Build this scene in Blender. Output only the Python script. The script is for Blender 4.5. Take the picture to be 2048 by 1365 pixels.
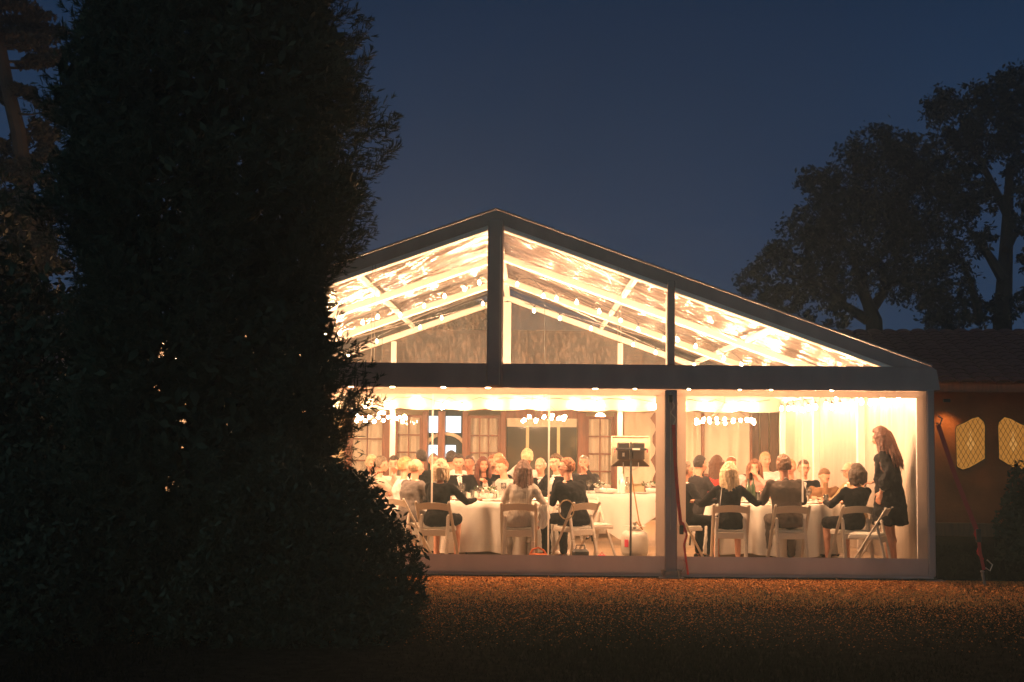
import bpy, math, random
import numpy as np
from mathutils import Vector, Matrix, Euler, noise

sc = bpy.context.scene
for o in list(bpy.data.objects): bpy.data.objects.remove(o)
rnd = random.Random(7)
R = math.radians
# ------------------------------------------------------------------ camera
CAM = Vector((0.42, -17.55, 1.75)); FPX = 50 / 36 * 2048
cd = bpy.data.cameras.new('camera'); cd.lens = 50; cd.sensor_width = 36; cd.clip_end = 2000; cd.clip_start = .1
cam = bpy.data.objects.new('camera', cd); sc.collection.objects.link(cam)
cam.location = CAM
CROT = Matrix.Rotation(R(.685), 4, 'Z') @ Matrix.Rotation(R(90 + 3.75), 4, 'X') @ Matrix.Rotation(R(.5), 4, 'Z')
cam.rotation_euler = CROT.to_euler(); sc.camera = cam
# ------------------------------------------------------------------ world (dusk sky)
def lin(c): return tuple(((v / 255) / 12.92 if v / 255 <= .04045 else ((v / 255 + .055) / 1.055) ** 2.4) for v in c)
w = bpy.data.worlds.new('World'); sc.world = w; w.use_nodes = True
nt = w.node_tree; nt.nodes.clear()
tc = nt.nodes.new('ShaderNodeTexCoord'); sp = nt.nodes.new('ShaderNodeSeparateXYZ'); rp = nt.nodes.new('ShaderNodeValToRGB')
bg = nt.nodes.new('ShaderNodeBackground'); wo = nt.nodes.new('ShaderNodeOutputWorld')
nt.links.new(tc.outputs['Generated'], sp.inputs[0]); nt.links.new(sp.outputs['Z'], rp.inputs[0])
sn = nt.nodes.new('ShaderNodeTexNoise'); sn.inputs['Scale'].default_value = 2.2; sn.inputs['Detail'].default_value = 3; nt.links.new(tc.outputs['Generated'], sn.inputs[0])
smr = nt.nodes.new('ShaderNodeMapRange'); smr.inputs[1].default_value = .3; smr.inputs[2].default_value = .7; smr.inputs[3].default_value = .88; smr.inputs[4].default_value = 1.12; nt.links.new(sn.outputs[0], smr.inputs[0])
smx = nt.nodes.new('ShaderNodeMix'); smx.data_type = 'RGBA'; smx.blend_type = 'MULTIPLY'; smx.inputs[0].default_value = 1; nt.links.new(rp.outputs[0], smx.inputs[6]); nt.links.new(smr.outputs[0], smx.inputs[7]); nt.links.new(smx.outputs[2], bg.inputs[0]); nt.links.new(bg.outputs[0], wo.inputs[0])
el = rp.color_ramp.elements
el[0].position = 0.0; el[0].color = (*lin((46, 64, 90)), 1)
el[1].position = 1.0; el[1].color = (*lin((24, 32, 56)), 1)
for p, c in ((.06, (44, 63, 89)), (.14, (38, 57, 85)), (.22, (30, 50, 77)), (.30, (21, 41, 67)), (.45, (26, 38, 60))):
    e = el.new(p); e.color = (*lin(c), 1)
bg.inputs[1].default_value = 1.0
# after-glow fill added behind the photographer to lift the blacks: a very weak, very soft sun
sd = bpy.data.lights.new('afterglow_fill', 'SUN'); sd.energy = .32; sd.angle = R(70); sd.color = (.72, 1, .95)
so = bpy.data.objects.new('afterglow_fill', sd); sc.collection.objects.link(so)
so.rotation_euler = (R(58), 0, R(-25))
# ------------------------------------------------------------------ view / render
sc.view_settings.view_transform = 'Standard'; sc.view_settings.look = 'None'
sc.view_settings.exposure = 0; sc.view_settings.gamma = 1; sc.view_settings.use_curve_mapping = False
cy = sc.cycles
cy.max_bounces = 7; cy.diffuse_bounces = 3; cy.glossy_bounces = 3; cy.transmission_bounces = 4; cy.transparent_max_bounces = 24
cy.sample_clamp_indirect = 4; cy.sample_clamp_direct = 0; cy.caustics_reflective = False; cy.caustics_refractive = False
cy.use_denoising = True; cy.use_light_tree = True
HAZE = .004         # density of the added haze standing in for bloom and lifted blacks
BULB = 600.0        # emission strength of a festoon bulb

# ------------------------------------------------------------------ helpers
col = sc.collection
def at(px, py, Y):
    d = CROT.to_3x3() @ Vector(((px - 1024) / FPX, -(py - 682.5) / FPX, -1))
    t = (Y - CAM.y) / d.y
    return CAM + d * t
def X_at(px, Y): return at(px, 869, Y).x

class MB:
    def __init__(s): s.v = []; s.f = []
    def add(s, vs, fs):
        b = len(s.v); s.v += [tuple(p) for p in vs]; s.f += [tuple(b + i for i in f) for f in fs]; return s
    def box(s, c, d, rot=None, bev=0.0):
        hx, hy, hz = d[0] / 2, d[1] / 2, d[2] / 2
        if bev:
            b = min(bev, hx * .9, hy * .9, hz * .9); P = []
            for sx in (-1, 1):
                for sy in (-1, 1):
                    for sz in (-1, 1):
                        P += [(sx * (hx - b), sy * (hy - b), sz * hz), (sx * (hx - b), sy * hy, sz * (hz - b)), (sx * hx, sy * (hy - b), sz * (hz - b))]
            def q(sx, sy, sz, k): return ((sx > 0) * 4 + (sy > 0) * 2 + (sz > 0)) * 3 + k
            F = []
            for z in (-1, 1): F.append([q(-1, -1, z, 0), q(1, -1, z, 0), q(1, 1, z, 0), q(-1, 1, z, 0)][::z])
            for y in (-1, 1): F.append([q(-1, y, -1, 1), q(-1, y, 1, 1), q(1, y, 1, 1), q(1, y, -1, 1)][::y])
            for x in (-1, 1): F.append([q(x, -1, -1, 2), q(x, 1, -1, 2), q(x, 1, 1, 2), q(x, -1, 1, 2)][::x])
            for y in (-1, 1):
                for z in (-1, 1): F.append([q(-1, y, z, 0), q(1, y, z, 0), q(1, y, z, 1), q(-1, y, z, 1)])
            for x in (-1, 1):
                for z in (-1, 1): F.append([q(x, -1, z, 0), q(x, 1, z, 0), q(x, 1, z, 2), q(x, -1, z, 2)])
            for x in (-1, 1):
                for y in (-1, 1): F.append([q(x, y, -1, 1), q(x, y, 1, 1), q(x, y, 1, 2), q(x, y, -1, 2)])
            for x in (-1, 1):
                for y in (-1, 1):
                    for z in (-1, 1): F.append([q(x, y, z, 0), q(x, y, z, 1), q(x, y, z, 2)])
        else:
            P = [(x, y, z) for x in (-hx, hx) for y in (-hy, hy) for z in (-hz, hz)]
            F = [(0, 1, 3, 2), (4, 6, 7, 5), (0, 4, 5, 1), (2, 3, 7, 6), (0, 2, 6, 4), (1, 5, 7, 3)]
        c = Vector(c)
        if rot is not None:
            m = rot if isinstance(rot, Matrix) else Euler(rot).to_matrix()
            P = [m @ Vector(p) + c for p in P]
        else: P = [Vector(p) + c for p in P]
        return s.add(P, F)
    def bar(s, a, b, wd, ht, up=(0, 0, 1), bev=0.0):
        a = Vector(a); b = Vector(b); z = (b - a).normalized(); x = Vector(up).cross(z)
        if x.length < 1e-4: x = Vector((1, 0, 0)).cross(z)
        x.normalize(); y = z.cross(x)
        m = Matrix((x, y, z)).transposed()
        return s.box((a + b) / 2, (wd, ht, (b - a).length), m, bev)
    def tube(s, pts, rs, n=8, caps=True, closed=False):
        pts = [Vector(p) for p in pts]
        if not isinstance(rs, (list, tuple)): rs = [rs] * len(pts)
        V = []; F = []; px = None
        for i, p in enumerate(pts):
            if closed: d = pts[(i + 1) % len(pts)] - pts[i - 1]
            else: d = pts[min(i + 1, len(pts) - 1)] - pts[max(i - 1, 0)]
            d = d.normalized() if d.length > 1e-9 else Vector((0, 0, 1))
            if px is None:
                px = d.cross(Vector((0, 0, 1)))
                if px.length < .05: px = d.cross(Vector((0, 1, 0)))
            px = (px - d * px.dot(d)).normalized(); py = d.cross(px)
            for k in range(n):
                t = 2 * math.pi * k / n; V.append(p + (px * math.cos(t) + py * math.sin(t)) * rs[i])
        m = len(pts)
        for i in range(m if closed else m - 1):
            for k in range(n):
                j = (i + 1) % m; F.append((i * n + k, i * n + (k + 1) % n, j * n + (k + 1) % n, j * n + k))
        if caps and not closed:
            F.append(tuple(range(n))[::-1]); F.append(tuple((m - 1) * n + k for k in range(n)))
        return s.add(V, F)
    def lathe(s, prof, c=(0, 0, 0), n=16):
        V = []; F = []; c = Vector(c)
        for r, z in prof:
            for k in range(n):
                t = 2 * math.pi * k / n; V.append(c + Vector((r * math.cos(t), r * math.sin(t), z)))
        for i in range(len(prof) - 1):
            for k in range(n): F.append((i * n + k, i * n + (k + 1) % n, (i + 1) * n + (k + 1) % n, (i + 1) * n + k))
        F.append(tuple(range(n))[::-1]); F.append(tuple((len(prof) - 1) * n + k for k in range(n)))
        return s.add(V, F)
    def ell(s, c, r, m=None, nu=12, nv=8):
        c = Vector(c); r = r if isinstance(r, (tuple, list)) else (r, r, r)
        V = [Vector((0, 0, r[2]))]; F = []
        for j in range(1, nv):
            ph = math.pi * j / nv
            for k in range(nu):
                t = 2 * math.pi * k / nu
                V.append(Vector((r[0] * math.sin(ph) * math.cos(t), r[1] * math.sin(ph) * math.sin(t), r[2] * math.cos(ph))))
        V.append(Vector((0, 0, -r[2])))
        for k in range(nu): F.append((0, 1 + k, 1 + (k + 1) % nu))
        for j in range(nv - 2):
            a = 1 + j * nu
            for k in range(nu): F.append((a + k, a + nu + k, a + nu + (k + 1) % nu, a + (k + 1) % nu))
        a = 1 + (nv - 2) * nu
        for k in range(nu): F.append((a + k, len(V) - 1, a + (k + 1) % nu))
        V = [(m @ p if m else p) + c for p in V]
        return s.add(V, F)
    def caps(s, pts, rs, n=12):
        for i in range(len(pts) - 1):
            s.tube([pts[i], pts[i + 1]], [rs[i], rs[i + 1]], n)
        for p, r in zip(pts, rs): s.ell(p, r, nu=n, nv=8)
        return s
    def loft(s, rings, n=20):      # ring: (cx, cy, cz, rx, ry[, rot matrix])
        V = []; F = []
        for (cx, cyy, cz, rx, ry) in rings:
            for k in range(n):
                t = 2 * math.pi * k / n
                c, sn = math.cos(t), math.sin(t)
                V.append((cx + rx * math.copysign(abs(c) ** .85, c), cyy + ry * math.copysign(abs(sn) ** .85, sn), cz))
        for i in range(len(rings) - 1):
            for k in range(n): F.append((i * n + k, i * n + (k + 1) % n, (i + 1) * n + (k + 1) % n, (i + 1) * n + k))
        F.append(tuple(range(n))[::-1]); F.append(tuple((len(rings) - 1) * n + k for k in range(n)))
        return s.add(V, F)
    def prism(s, poly, y0, y1):    # polygon in (x,z) extruded along y
        n = len(poly)
        V = [(x, y0, z) for x, z in poly] + [(x, y1, z) for x, z in poly]
        F = [tuple(range(n)), tuple(range(n, 2 * n))[::-1]] + [(i, n + i, n + (i + 1) % n, (i + 1) % n) for i in range(n)]
        return s.add(V, F)
    def mesh(s, name='m', smooth=False):
        me = bpy.data.meshes.new(name); me.from_pydata(s.v, [], s.f); me.update()
        if smooth: me.polygons.foreach_set('use_smooth', [True] * len(me.polygons))
        return me

def tag(o, label=None, cat=None, group=None, kind=None):
    if label: o['label'] = label
    if cat: o['category'] = cat
    if group: o['group'] = group
    if kind: o['kind'] = kind
    return o
def link(name, me, mat=None, parent=None, loc=(0, 0, 0), rotz=0.0):
    o = bpy.data.objects.new(name, me); col.objects.link(o)
    if mat is not None and not me.materials: me.materials.append(mat)
    o.location = loc; o.rotation_euler = (0, 0, rotz)
    if parent is not None: o.parent = parent
    return o
def build(name, mb, mat, parent=None, smooth=False, **k):
    return link(name, mb.mesh(name, smooth), mat, parent, **k)
def empty(name, loc=(0, 0, 0), rotz=0.0):
    o = bpy.data.objects.new(name, None); col.objects.link(o); o.location = loc; o.rotation_euler = (0, 0, rotz); o.empty_display_size = .1; return o
def copy_tree(o, parent=None):
    c = o.copy(); col.objects.link(c); c.parent = parent
    for ch in list(o.children): copy_tree(ch, c)
    return c
def np_mesh(name, V, nper, mat):
    """V: (faces*nper, 3) array, each face its own vertices"""
    V = np.asarray(V, np.float32).reshape(-1, 3); nf = len(V) // nper
    me = bpy.data.meshes.new(name); me.vertices.add(len(V)); me.vertices.foreach_set('co', V.ravel())
    me.loops.add(nf * nper); me.loops.foreach_set('vertex_index', np.arange(nf * nper, dtype=np.int32))
    me.polygons.add(nf); me.polygons.foreach_set('loop_start', np.arange(nf, dtype=np.int32) * nper)
    me.update(calc_edges=True); me.materials.append(mat); return me

# ------------------------------------------------------------------ materials
def newmat(name):
    m = bpy.data.materials.new(name); m.use_nodes = True; n = m.node_tree.nodes; n.clear()
    return m, n, m.node_tree.links, n.new('ShaderNodeOutputMaterial')
def M(name, c, rough=.6, metal=0, bump=0, bscale=20, var=.0, vscale=4, stretch=(1, 1, 1), spec=.5, trans=0.0, sheen=0):
    m, n, l, out = newmat(name)
    b = n.new('ShaderNodeBsdfPrincipled'); b.inputs['Base Color'].default_value = (*c, 1); b.inputs['Roughness'].default_value = rough
    b.inputs['Metallic'].default_value = metal; b.inputs['Specular IOR Level'].default_value = spec
    if sheen: b.inputs['Sheen Weight'].default_value = sheen
    tcn = n.new('ShaderNodeTexCoord'); mp = n.new('ShaderNodeMapping'); mp.inputs['Scale'].default_value = stretch
    l.new(tcn.outputs['Object'], mp.inputs[0])
    if var:
        t = n.new('ShaderNodeTexNoise'); t.inputs['Scale'].default_value = vscale; t.inputs['Detail'].default_value = 6
        l.new(mp.outputs[0], t.inputs[0]); mr = n.new('ShaderNodeMapRange')
        mr.inputs[1].default_value = .3; mr.inputs[2].default_value = .7; mr.inputs[3].default_value = 1 - var; mr.inputs[4].default_value = 1 + var
        l.new(t.outputs[0], mr.inputs[0]); mx = n.new('ShaderNodeMix'); mx.data_type = 'RGBA'; mx.blend_type = 'MULTIPLY'; mx.inputs[0].default_value = 1
        mx.inputs[6].default_value = (*c, 1); l.new(mr.outputs[0], mx.inputs[7]); l.new(mx.outputs[2], b.inputs['Base Color'])
    if bump:
        t2 = n.new('ShaderNodeTexNoise'); t2.inputs['Scale'].default_value = bscale; t2.inputs['Detail'].default_value = 4
        l.new(mp.outputs[0], t2.inputs[0]); bm = n.new('ShaderNodeBump'); bm.inputs['Strength'].default_value = bump; bm.inputs['Distance'].default_value = .02
        l.new(t2.outputs[0], bm.inputs['Height']); l.new(bm.outputs[0], b.inputs['Normal'])
    if trans:
        tr = n.new('ShaderNodeBsdfTranslucent'); tr.inputs[0].default_value = (*c, 1); ms = n.new('ShaderNodeMixShader'); ms.inputs[0].default_value = trans
        l.new(b.outputs[0], ms.inputs[1]); l.new(tr.outputs[0], ms.inputs[2]); l.new(ms.outputs[0], out.inputs[0])
    else: l.new(b.outputs[0], out.inputs[0])
    return m
def clear(name, tint=(1, .97, .92), veil=.07, gloss=.08, rough=.08, bscale=6, bump=.4, stretch=(1, 1, 1), streak=.6, lo=.35, hi=.75, uv=False, vcol=(.95, .80, .68)):
    """clear PVC: passes most light, shines, and scatters a little (scuffs; veil and streaks also imitate bloom and lit creases)"""
    m, n, l, out = newmat(name)
    tr = n.new('ShaderNodeBsdfTransparent'); tr.inputs[0].default_value = (*tint, 1)
    gl = n.new('ShaderNodeBsdfGlossy'); gl.inputs['Roughness'].default_value = rough
    tl = n.new('ShaderNodeBsdfTranslucent'); tl.inputs[0].default_value = (1, .93, .82, 1)
    df = n.new('ShaderNodeBsdfDiffuse'); df.inputs[0].default_value = (*vcol, 1); vm = n.new('ShaderNodeMixShader'); vm.inputs[0].default_value = .5; l.new(tl.outputs[0], vm.inputs[1]); l.new(df.outputs[0], vm.inputs[2])
    tcn = n.new('ShaderNodeTexCoord'); mp = n.new('ShaderNodeMapping'); mp.inputs['Scale'].default_value = stretch; l.new(tcn.outputs['UV' if uv else 'Object'], mp.inputs[0])
    t = n.new('ShaderNodeTexNoise'); t.inputs['Scale'].default_value = bscale; t.inputs['Detail'].default_value = 5; l.new(mp.outputs[0], t.inputs[0])
    bm = n.new('ShaderNodeBump'); bm.inputs['Strength'].default_value = bump; bm.inputs['Distance'].default_value = .03
    l.new(t.outputs[0], bm.inputs['Height']); l.new(bm.outputs[0], gl.inputs['Normal'])
    l.new(bm.outputs[0], df.inputs['Normal'])
    mr = n.new('ShaderNodeMapRange'); mr.inputs[1].default_value = lo; mr.inputs[2].default_value = hi
    mr.inputs[3].default_value = veil * (1 - streak); mr.inputs[4].default_value = veil * (1 + streak); l.new(t.outputs[0], mr.inputs[0])
    m1 = n.new('ShaderNodeMixShader'); l.new(mr.outputs[0], m1.inputs[0]); l.new(tr.outputs[0], m1.inputs[1]); l.new(vm.outputs[0], m1.inputs[2])
    fr = n.new('ShaderNodeFresnel'); fr.inputs[0].default_value = 1.35
    ad = n.new('ShaderNodeMath'); ad.operation = 'ADD'; ad.use_clamp = True; l.new(fr.outputs[0], ad.inputs[0]); ad.inputs[1].default_value = gloss
    m2 = n.new('ShaderNodeMixShader'); l.new(ad.outputs[0], m2.inputs[0]); l.new(m1.outputs[0], m2.inputs[1]); l.new(gl.outputs[0], m2.inputs[2])
    l.new(m2.outputs[0], out.inputs[0]); return m
def emit(name, c, s):
    m, n, l, out = newmat(name); e = n.new('ShaderNodeEmission'); e.inputs[0].default_value = (*c, 1); e.inputs[1].default_value = s; l.new(e.outputs[0], out.inputs[0]); return m

WARM = (1, .56, .305)
mt = dict(
    alu=M('white_aluminium', (.88, .84, .78), .45, var=.05),
    pvc=M('white_pvc', (.35, .285, .275), .5, trans=.13, var=.16, vscale=3, bump=.6, bscale=5, stretch=(1, 1, .4)),
    pvcw=M('window_surround_pvc', (.46, .35, .27), .5, trans=.34, var=.16, vscale=3, bump=.6, bscale=5, stretch=(1, 1, .4)),
    pvc2=M('white_pvc_lining', (.44, .37, .30), .55, trans=.08, var=.05, vscale=2, bump=.5, bscale=3, stretch=(3, 3, .3)),
    window=clear('clear_pvc_window', veil=.007, gloss=.0, rough=.12, bscale=1.2, stretch=(1.5, 1, .7), bump=.25, streak=.5),
    gable=clear('clear_pvc_gable', veil=.055, gloss=.01, rough=.12, bscale=2.5, stretch=(1.6, 1, .5), bump=.5),
    rgable=clear('clear_pvc_rear', tint=(1, .72, .45), vcol=(1, .62, .34), veil=.085, gloss=.0, rough=.2, bscale=11, stretch=(1.8, 1, .6), bump=.9, streak=1.0, lo=.47, hi=.6),
    roofc=clear('clear_pvc_roof', tint=(1, .88, .78), vcol=(.95, .72, .56), veil=.31, gloss=.02, rough=.16, bscale=1.0, stretch=(11, .16, 1), bump=.35, streak=.7, lo=.36, hi=.64, uv=True),
    seam=clear('welded_pvc_seam', veil=.6, gloss=.02, streak=.1, bump=0),
    bulb=emit('bulb_glow', WARM, BULB), bulbf=emit('front_bulb_glow', WARM, BULB * 3.6), bulbs=emit('small_bulb_glow', WARM, BULB * 2.0), bulbe=emit('eave_bulb_glow', WARM, BULB * .35), bulb2=emit('fairy_glow', WARM, BULB * .9),
    cable=M('black_cable', (.02, .02, .02), .6), black=M('black_metal', (.015, .015, .015), .45, bump=.1),
    steel=M('steel', (.55, .53, .5), .3, 1), rust=M('galvanised_plate', (.25, .22, .2), .5, .8, bump=.3),
    red=M('red_webbing', (.62, .025, .03), .7, bump=.3, bscale=80, var=.2, vscale=20), redd=M('dark_red_webbing', (.35, .03, .03), .75, bump=.3, bscale=80),
    floor=M('timber_floor', (.36, .24, .14), .5, var=.3, vscale=2, stretch=(.4, 6, 1), bump=.2),
    dirt=M('lawn_soil', (.026, .021, .016), 1.0, spec=0, bump=1, bscale=40, var=.5, vscale=9),
    darkwood=M('dark_timber', (.16, .055, .022), .5, var=.35, vscale=5, stretch=(4, 4, .5), bump=.25, bscale=15),
    boards=M('brown_boards', (.13, .06, .026), .6, var=.3, vscale=6, stretch=(4, 4, .5), bump=.3),
    cream=M('cream_curtain', (.78, .68, .54), .9, trans=.3, var=.07, vscale=3),
    plaster=M('ochre_plaster', (.28, .085, .026), .9, var=.4, vscale=1.6, bump=.4, bscale=25),
    cplaster=M('cream_plaster', (.62, .5, .3), .9, var=.12, vscale=1.6, bump=.4, bscale=25),
    tile=M('roof_tile', (.11, .035, .02), .5, var=.5, vscale=5, bump=.3),
    dglass=M('dark_glass', (.05, .04, .02), .06, spec=1.0), stone=M('stone_arch', (.5, .4, .28), .8, bump=.5, bscale=12, var=.15),
    cool=emit('cool_lit_pane', (.72, .86, 1.0), 2.6), amber=emit('amber_lit_pane', (1, .40, .07), .42), amber2=emit('amber_lit_pane_bright', (1, .47, .12), .6),
    lead=M('lead_came', (.12, .07, .03), .5, .4),
    chair=M('white_resin', (.62, .55, .46), .4, spec=.4), pad=M('ivory_vinyl', (.7, .66, .56), .45),
    cloth=M('white_linen', (.82, .78, .70), .85, trans=.12, bump=.35, bscale=7, var=.04),
    plate=M('white_china', (.85, .83, .78), .15), wine=M('red_wine', (.05, .004, .006), .05),
    pane=clear('window_glass', (1, 1, 1), .01, .0, .03, bump=0), glass=clear('drinking_glass', (.96, .98, .97), .05, .12, .03, bump=0), green=M('green_glass', (.03, .06, .025), .08, spec=1),
    petal=M('white_petals', (.85, .8, .7), .8, trans=.2), leafg=M('bouquet_leaf', (.05, .1, .03), .7), candle=emit('candle_glow', (1, .6, .25), 4),
    tank=M('tank_paint', (.72, .68, .58), .35, var=.08, vscale=5), orange=M('orange_fabric', (.7, .18, .05), .8), pink=M('red_box', (.75, .05, .1), .6),
    leaf=M('conifer_leaf', (.04, .056, .035), .75, var=.3, vscale=3, trans=.05, spec=.2), leaf2=M('shrub_leaf', (.035, .05, .03), .7, var=.3, vscale=4, spec=.3),
    leaf3=M('gum_leaf', (.02, .022, .016), .8, var=.3, vscale=1, spec=.2), pine=M('pine_needles', (.022, .022, .017), .8, spec=.2), bark=M('bark', (.022, .018, .015), .9, bump=.8, bscale=15, var=.3),
    chips=M('light_spill_chip', (.54, .215, .065), .8, var=.6, vscale=30, spec=0), turf=M('turf_blade', (.014, .014, .009), 1.0, var=.4, vscale=5, trans=.1, spec=0), grass=M('grass_blade', (.36, .23, .09), .85, var=.5, vscale=5, trans=.2, spec=.15), paper=M('white_paper', (.8, .78, .7), .8),
)
def skin_mat(c): return M('skin', (c[0], c[1] * .86, c[2] * .8), .5, var=.08, vscale=12, spec=.4)
mt['skin'] = skin_mat((.62, .33, .22)); mt['skin2'] = skin_mat((.7, .4, .28)); mt['skin3'] = skin_mat((.5, .25, .15))
mt['eye'] = M('eye_dark', (.03, .02, .015), .2); mt['lip'] = M('lips', (.5, .08, .07), .5); mt['shoe'] = M('shoe_leather', (.02, .015, .012), .3)
_cm = {}
def fabric(c, stripes=False):
    k = (c, stripes)
    if k not in _cm: _cm[k] = M('fabric', c, .9, bump=.7, bscale=9, var=.12, vscale=30 if stripes else 8, stretch=(6, 1, .3) if stripes else (1, 1, 1), sheen=.015, spec=.15)
    return _cm[k]
def hairm(c):
    k = ('h', c)
    if k not in _cm: _cm[k] = M('hair', c, .45, bump=.9, bscale=60, var=.45, vscale=40, stretch=(1.5, 1.5, .12), spec=.5)
    return _cm[k]

# ------------------------------------------------------------------ ground
g = MB(); N = 60
gx = [-90, -60, -30] + list(np.linspace(-14, 14, 57)) + [30, 60, 90]; gy = [-30, -22] + list(np.linspace(-18, 12, 61)) + [20, 40, 70]
V = [(x, y, (noise.noise(Vector((x * .35, y * .35, 0))) * .035 - .01) if (-14 <= x <= 14 and -18 <= y <= -.6) else 0) for y in gy for x in gx]
F = [(j * len(gx) + i, j * len(gx) + i + 1, (j + 1) * len(gx) + i + 1, (j + 1) * len(gx) + i) for j in range(len(gy) - 1) for i in range(len(gx) - 1)]
tag(build('lawn', MB().add(V, F), mt['dirt'], smooth=True), 'dark trampled lawn in front of and around the marquee', kind='structure')
rs = np.random.RandomState(3)
def blades(n, x0, x1, y0, y1, h0, h1, yb=1.0):
    u = rs.rand(n) ** yb; x = x0 + (x1 - x0) * rs.rand(n); y = y1 + (y0 - y1) * u
    keep = ~((np.abs(x) < 5.5) & (y > -.16)); x, y = x[keep], y[keep]; n = len(x)
    a = rs.rand(n) * 6.283; wd = .004 + .006 * rs.rand(n); h = h0 + (h1 - h0) * rs.rand(n) ** 2; la = rs.rand(n) * 6.283; ll = h * (.3 + .9 * rs.rand(n))
    z = np.full(n, -.025)
    A = np.stack([x - wd * np.cos(a), y - wd * np.sin(a), z], 1); B = np.stack([x + wd * np.cos(a), y + wd * np.sin(a), z], 1)
    C = np.stack([x + ll * np.cos(la), y + ll * np.sin(la), z + .02 + h], 1)
    return np.stack([A, B, C], 1).reshape(-1, 3)
def chips(n, x0, x1, depth, size):  # bright chips crowd the tent foot and thin outward, painting its light spill
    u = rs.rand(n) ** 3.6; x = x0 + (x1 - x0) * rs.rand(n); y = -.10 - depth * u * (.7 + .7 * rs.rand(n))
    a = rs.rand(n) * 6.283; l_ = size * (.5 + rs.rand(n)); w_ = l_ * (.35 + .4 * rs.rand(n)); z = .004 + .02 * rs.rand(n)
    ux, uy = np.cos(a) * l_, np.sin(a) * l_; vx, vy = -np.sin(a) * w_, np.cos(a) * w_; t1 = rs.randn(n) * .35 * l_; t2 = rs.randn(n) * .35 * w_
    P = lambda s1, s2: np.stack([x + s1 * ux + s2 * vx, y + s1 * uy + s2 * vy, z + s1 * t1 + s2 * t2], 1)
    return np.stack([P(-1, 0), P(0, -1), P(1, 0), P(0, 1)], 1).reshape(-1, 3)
tag(link('light_spill_chips', np_mesh('light_spill_chips', np.concatenate([chips(150000, -3.5, 6.9, 4.2, .0085), chips(9000, -3.5, 6.3, 1.6, .017)]), 4, mt['chips'])), 'bark chips along the foot of the marquee, orange and thinning to imitate its light spill', 'bark chips', kind='stuff')
gr = blades(18000, -3.5, 6.6, -2.6, -.13, .015, .04, 1.8)
tag(link('grass', np_mesh('grass', gr, 3, mt['grass'])), 'dry straw-coloured grass tufts among the bark chips', 'grass', kind='stuff')
gr = np.concatenate([blades(130000, -3.5, 10.5, -11, -2.2, .015, .04, .8), blades(45000, 5.45, 10.5, -1.2, 6, .02, .06)])  # far blades coloured near-black, standing in for the fade of the tent light
tag(link('turf', np_mesh('turf', gr, 3, mt['turf'])), 'dark green lawn grass away from the marquee, darkened further to imitate the light falloff', 'grass', kind='stuff')

# ------------------------------------------------------------------ tent
HW, ZE, ZA, DEP, BAY = 5.37, 2.62, 4.53, 9.65, 9.65 / 3
SL = (ZA - ZE) / HW
def roofz(x): return ZA - SL * abs(x)
tent = empty('marquee', (0, 0, 0)); tag(tent, 'large gabled clear-roof marquee glowing with warm light, full of dinner guests', 'marquee')
tag(build('tent_floor', MB().box((0, DEP / 2 + .05, .075), (2 * HW - .1, DEP + .1, .05)), mt['floor']), 'timber floor laid inside the marquee', kind='structure')
fl = MB()
# frames
UP = 2.17
def frame(y, front=False, back=False):
    for s in (-1, 1):
        rf = MB().bar((0, y, ZA - .17), (s * (HW - .06), y, ZE - .17 + .02), .1, .2, up=(0, 1, 0), bev=.01)
        build('rafter', MB().add([(a, b, c) for a, b, c in rf.v], rf.f), mt['alu'], tent)
        build('leg', MB().bar((s * (HW - .1), y, .04), (s * (HW - .1), y, ZE - .08), .12, .1, up=(0, 1, 0), bev=.01), mt['alu'], tent)
    if front or back:
        build('gable_beam', MB().bar((-HW + .17, y, ZE - .15), (HW - .17, y, ZE - .15), .09, .24, bev=.01), mt['alu'], tent)
        build('king_post', MB().bar((0, y + .001, ZE - .02), (0, y + .001, ZA - .25), .15, .1, up=(0, 1, 0), bev=.01), mt['alu'], tent)
        for s in (-1, 1):
            build('upright', MB().bar((s * UP, y, .04 if front else ZE - .02), (s * UP, y, roofz(UP) - .25), .1, .09, up=(0, 1, 0), bev=.01), mt['alu'], tent)
            if back: build('upright', MB().bar((s * UP, y, .1), (s * UP, y, ZE - .28), .1, .09, up=(0, 1, 0), bev=.01), mt['alu'], tent)
for i in range(4): frame(.07 + i * BAY if i < 3 else DEP, i == 0, i == 3)
# purlins, ridge and eave beams, braces
for i in range(3):
    y0 = .07 + i * BAY + .06; y1 = (.07 + (i + 1) * BAY if i < 2 else DEP) - .06
    build('ridge_beam', MB().bar((0, y0, ZA - .12), (0, y1, ZA - .12), .1, .1, bev=.01), mt['alu'], tent)
    for s in (-1, 1):
        for xx in (1.8, 3.6):
            build('purlin', MB().bar((s * xx, y0, roofz(xx) - .1), (s * xx, y1, roofz(xx) - .1), .06, .08, bev=.008), mt['alu'], tent)
        build('eave_beam', MB().bar((s * (HW - .1), y0, ZE - .14), (s * (HW - .1), y1, ZE - .14), .08, .14, bev=.01), mt['alu'], tent)
        if i != 1:
            build('wind_brace', MB().tube([(s * .3, y0, roofz(.3) - .16), (s * 3.5, y1, roofz(3.5) - .16)], .008, 6), mt['steel'], tent)
            build('wind_brace', MB().tube([(s * .3, y1, roofz(.3) - .16), (s * 3.5, y0, roofz(3.5) - .16)], .008, 6), mt['steel'], tent)
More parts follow.
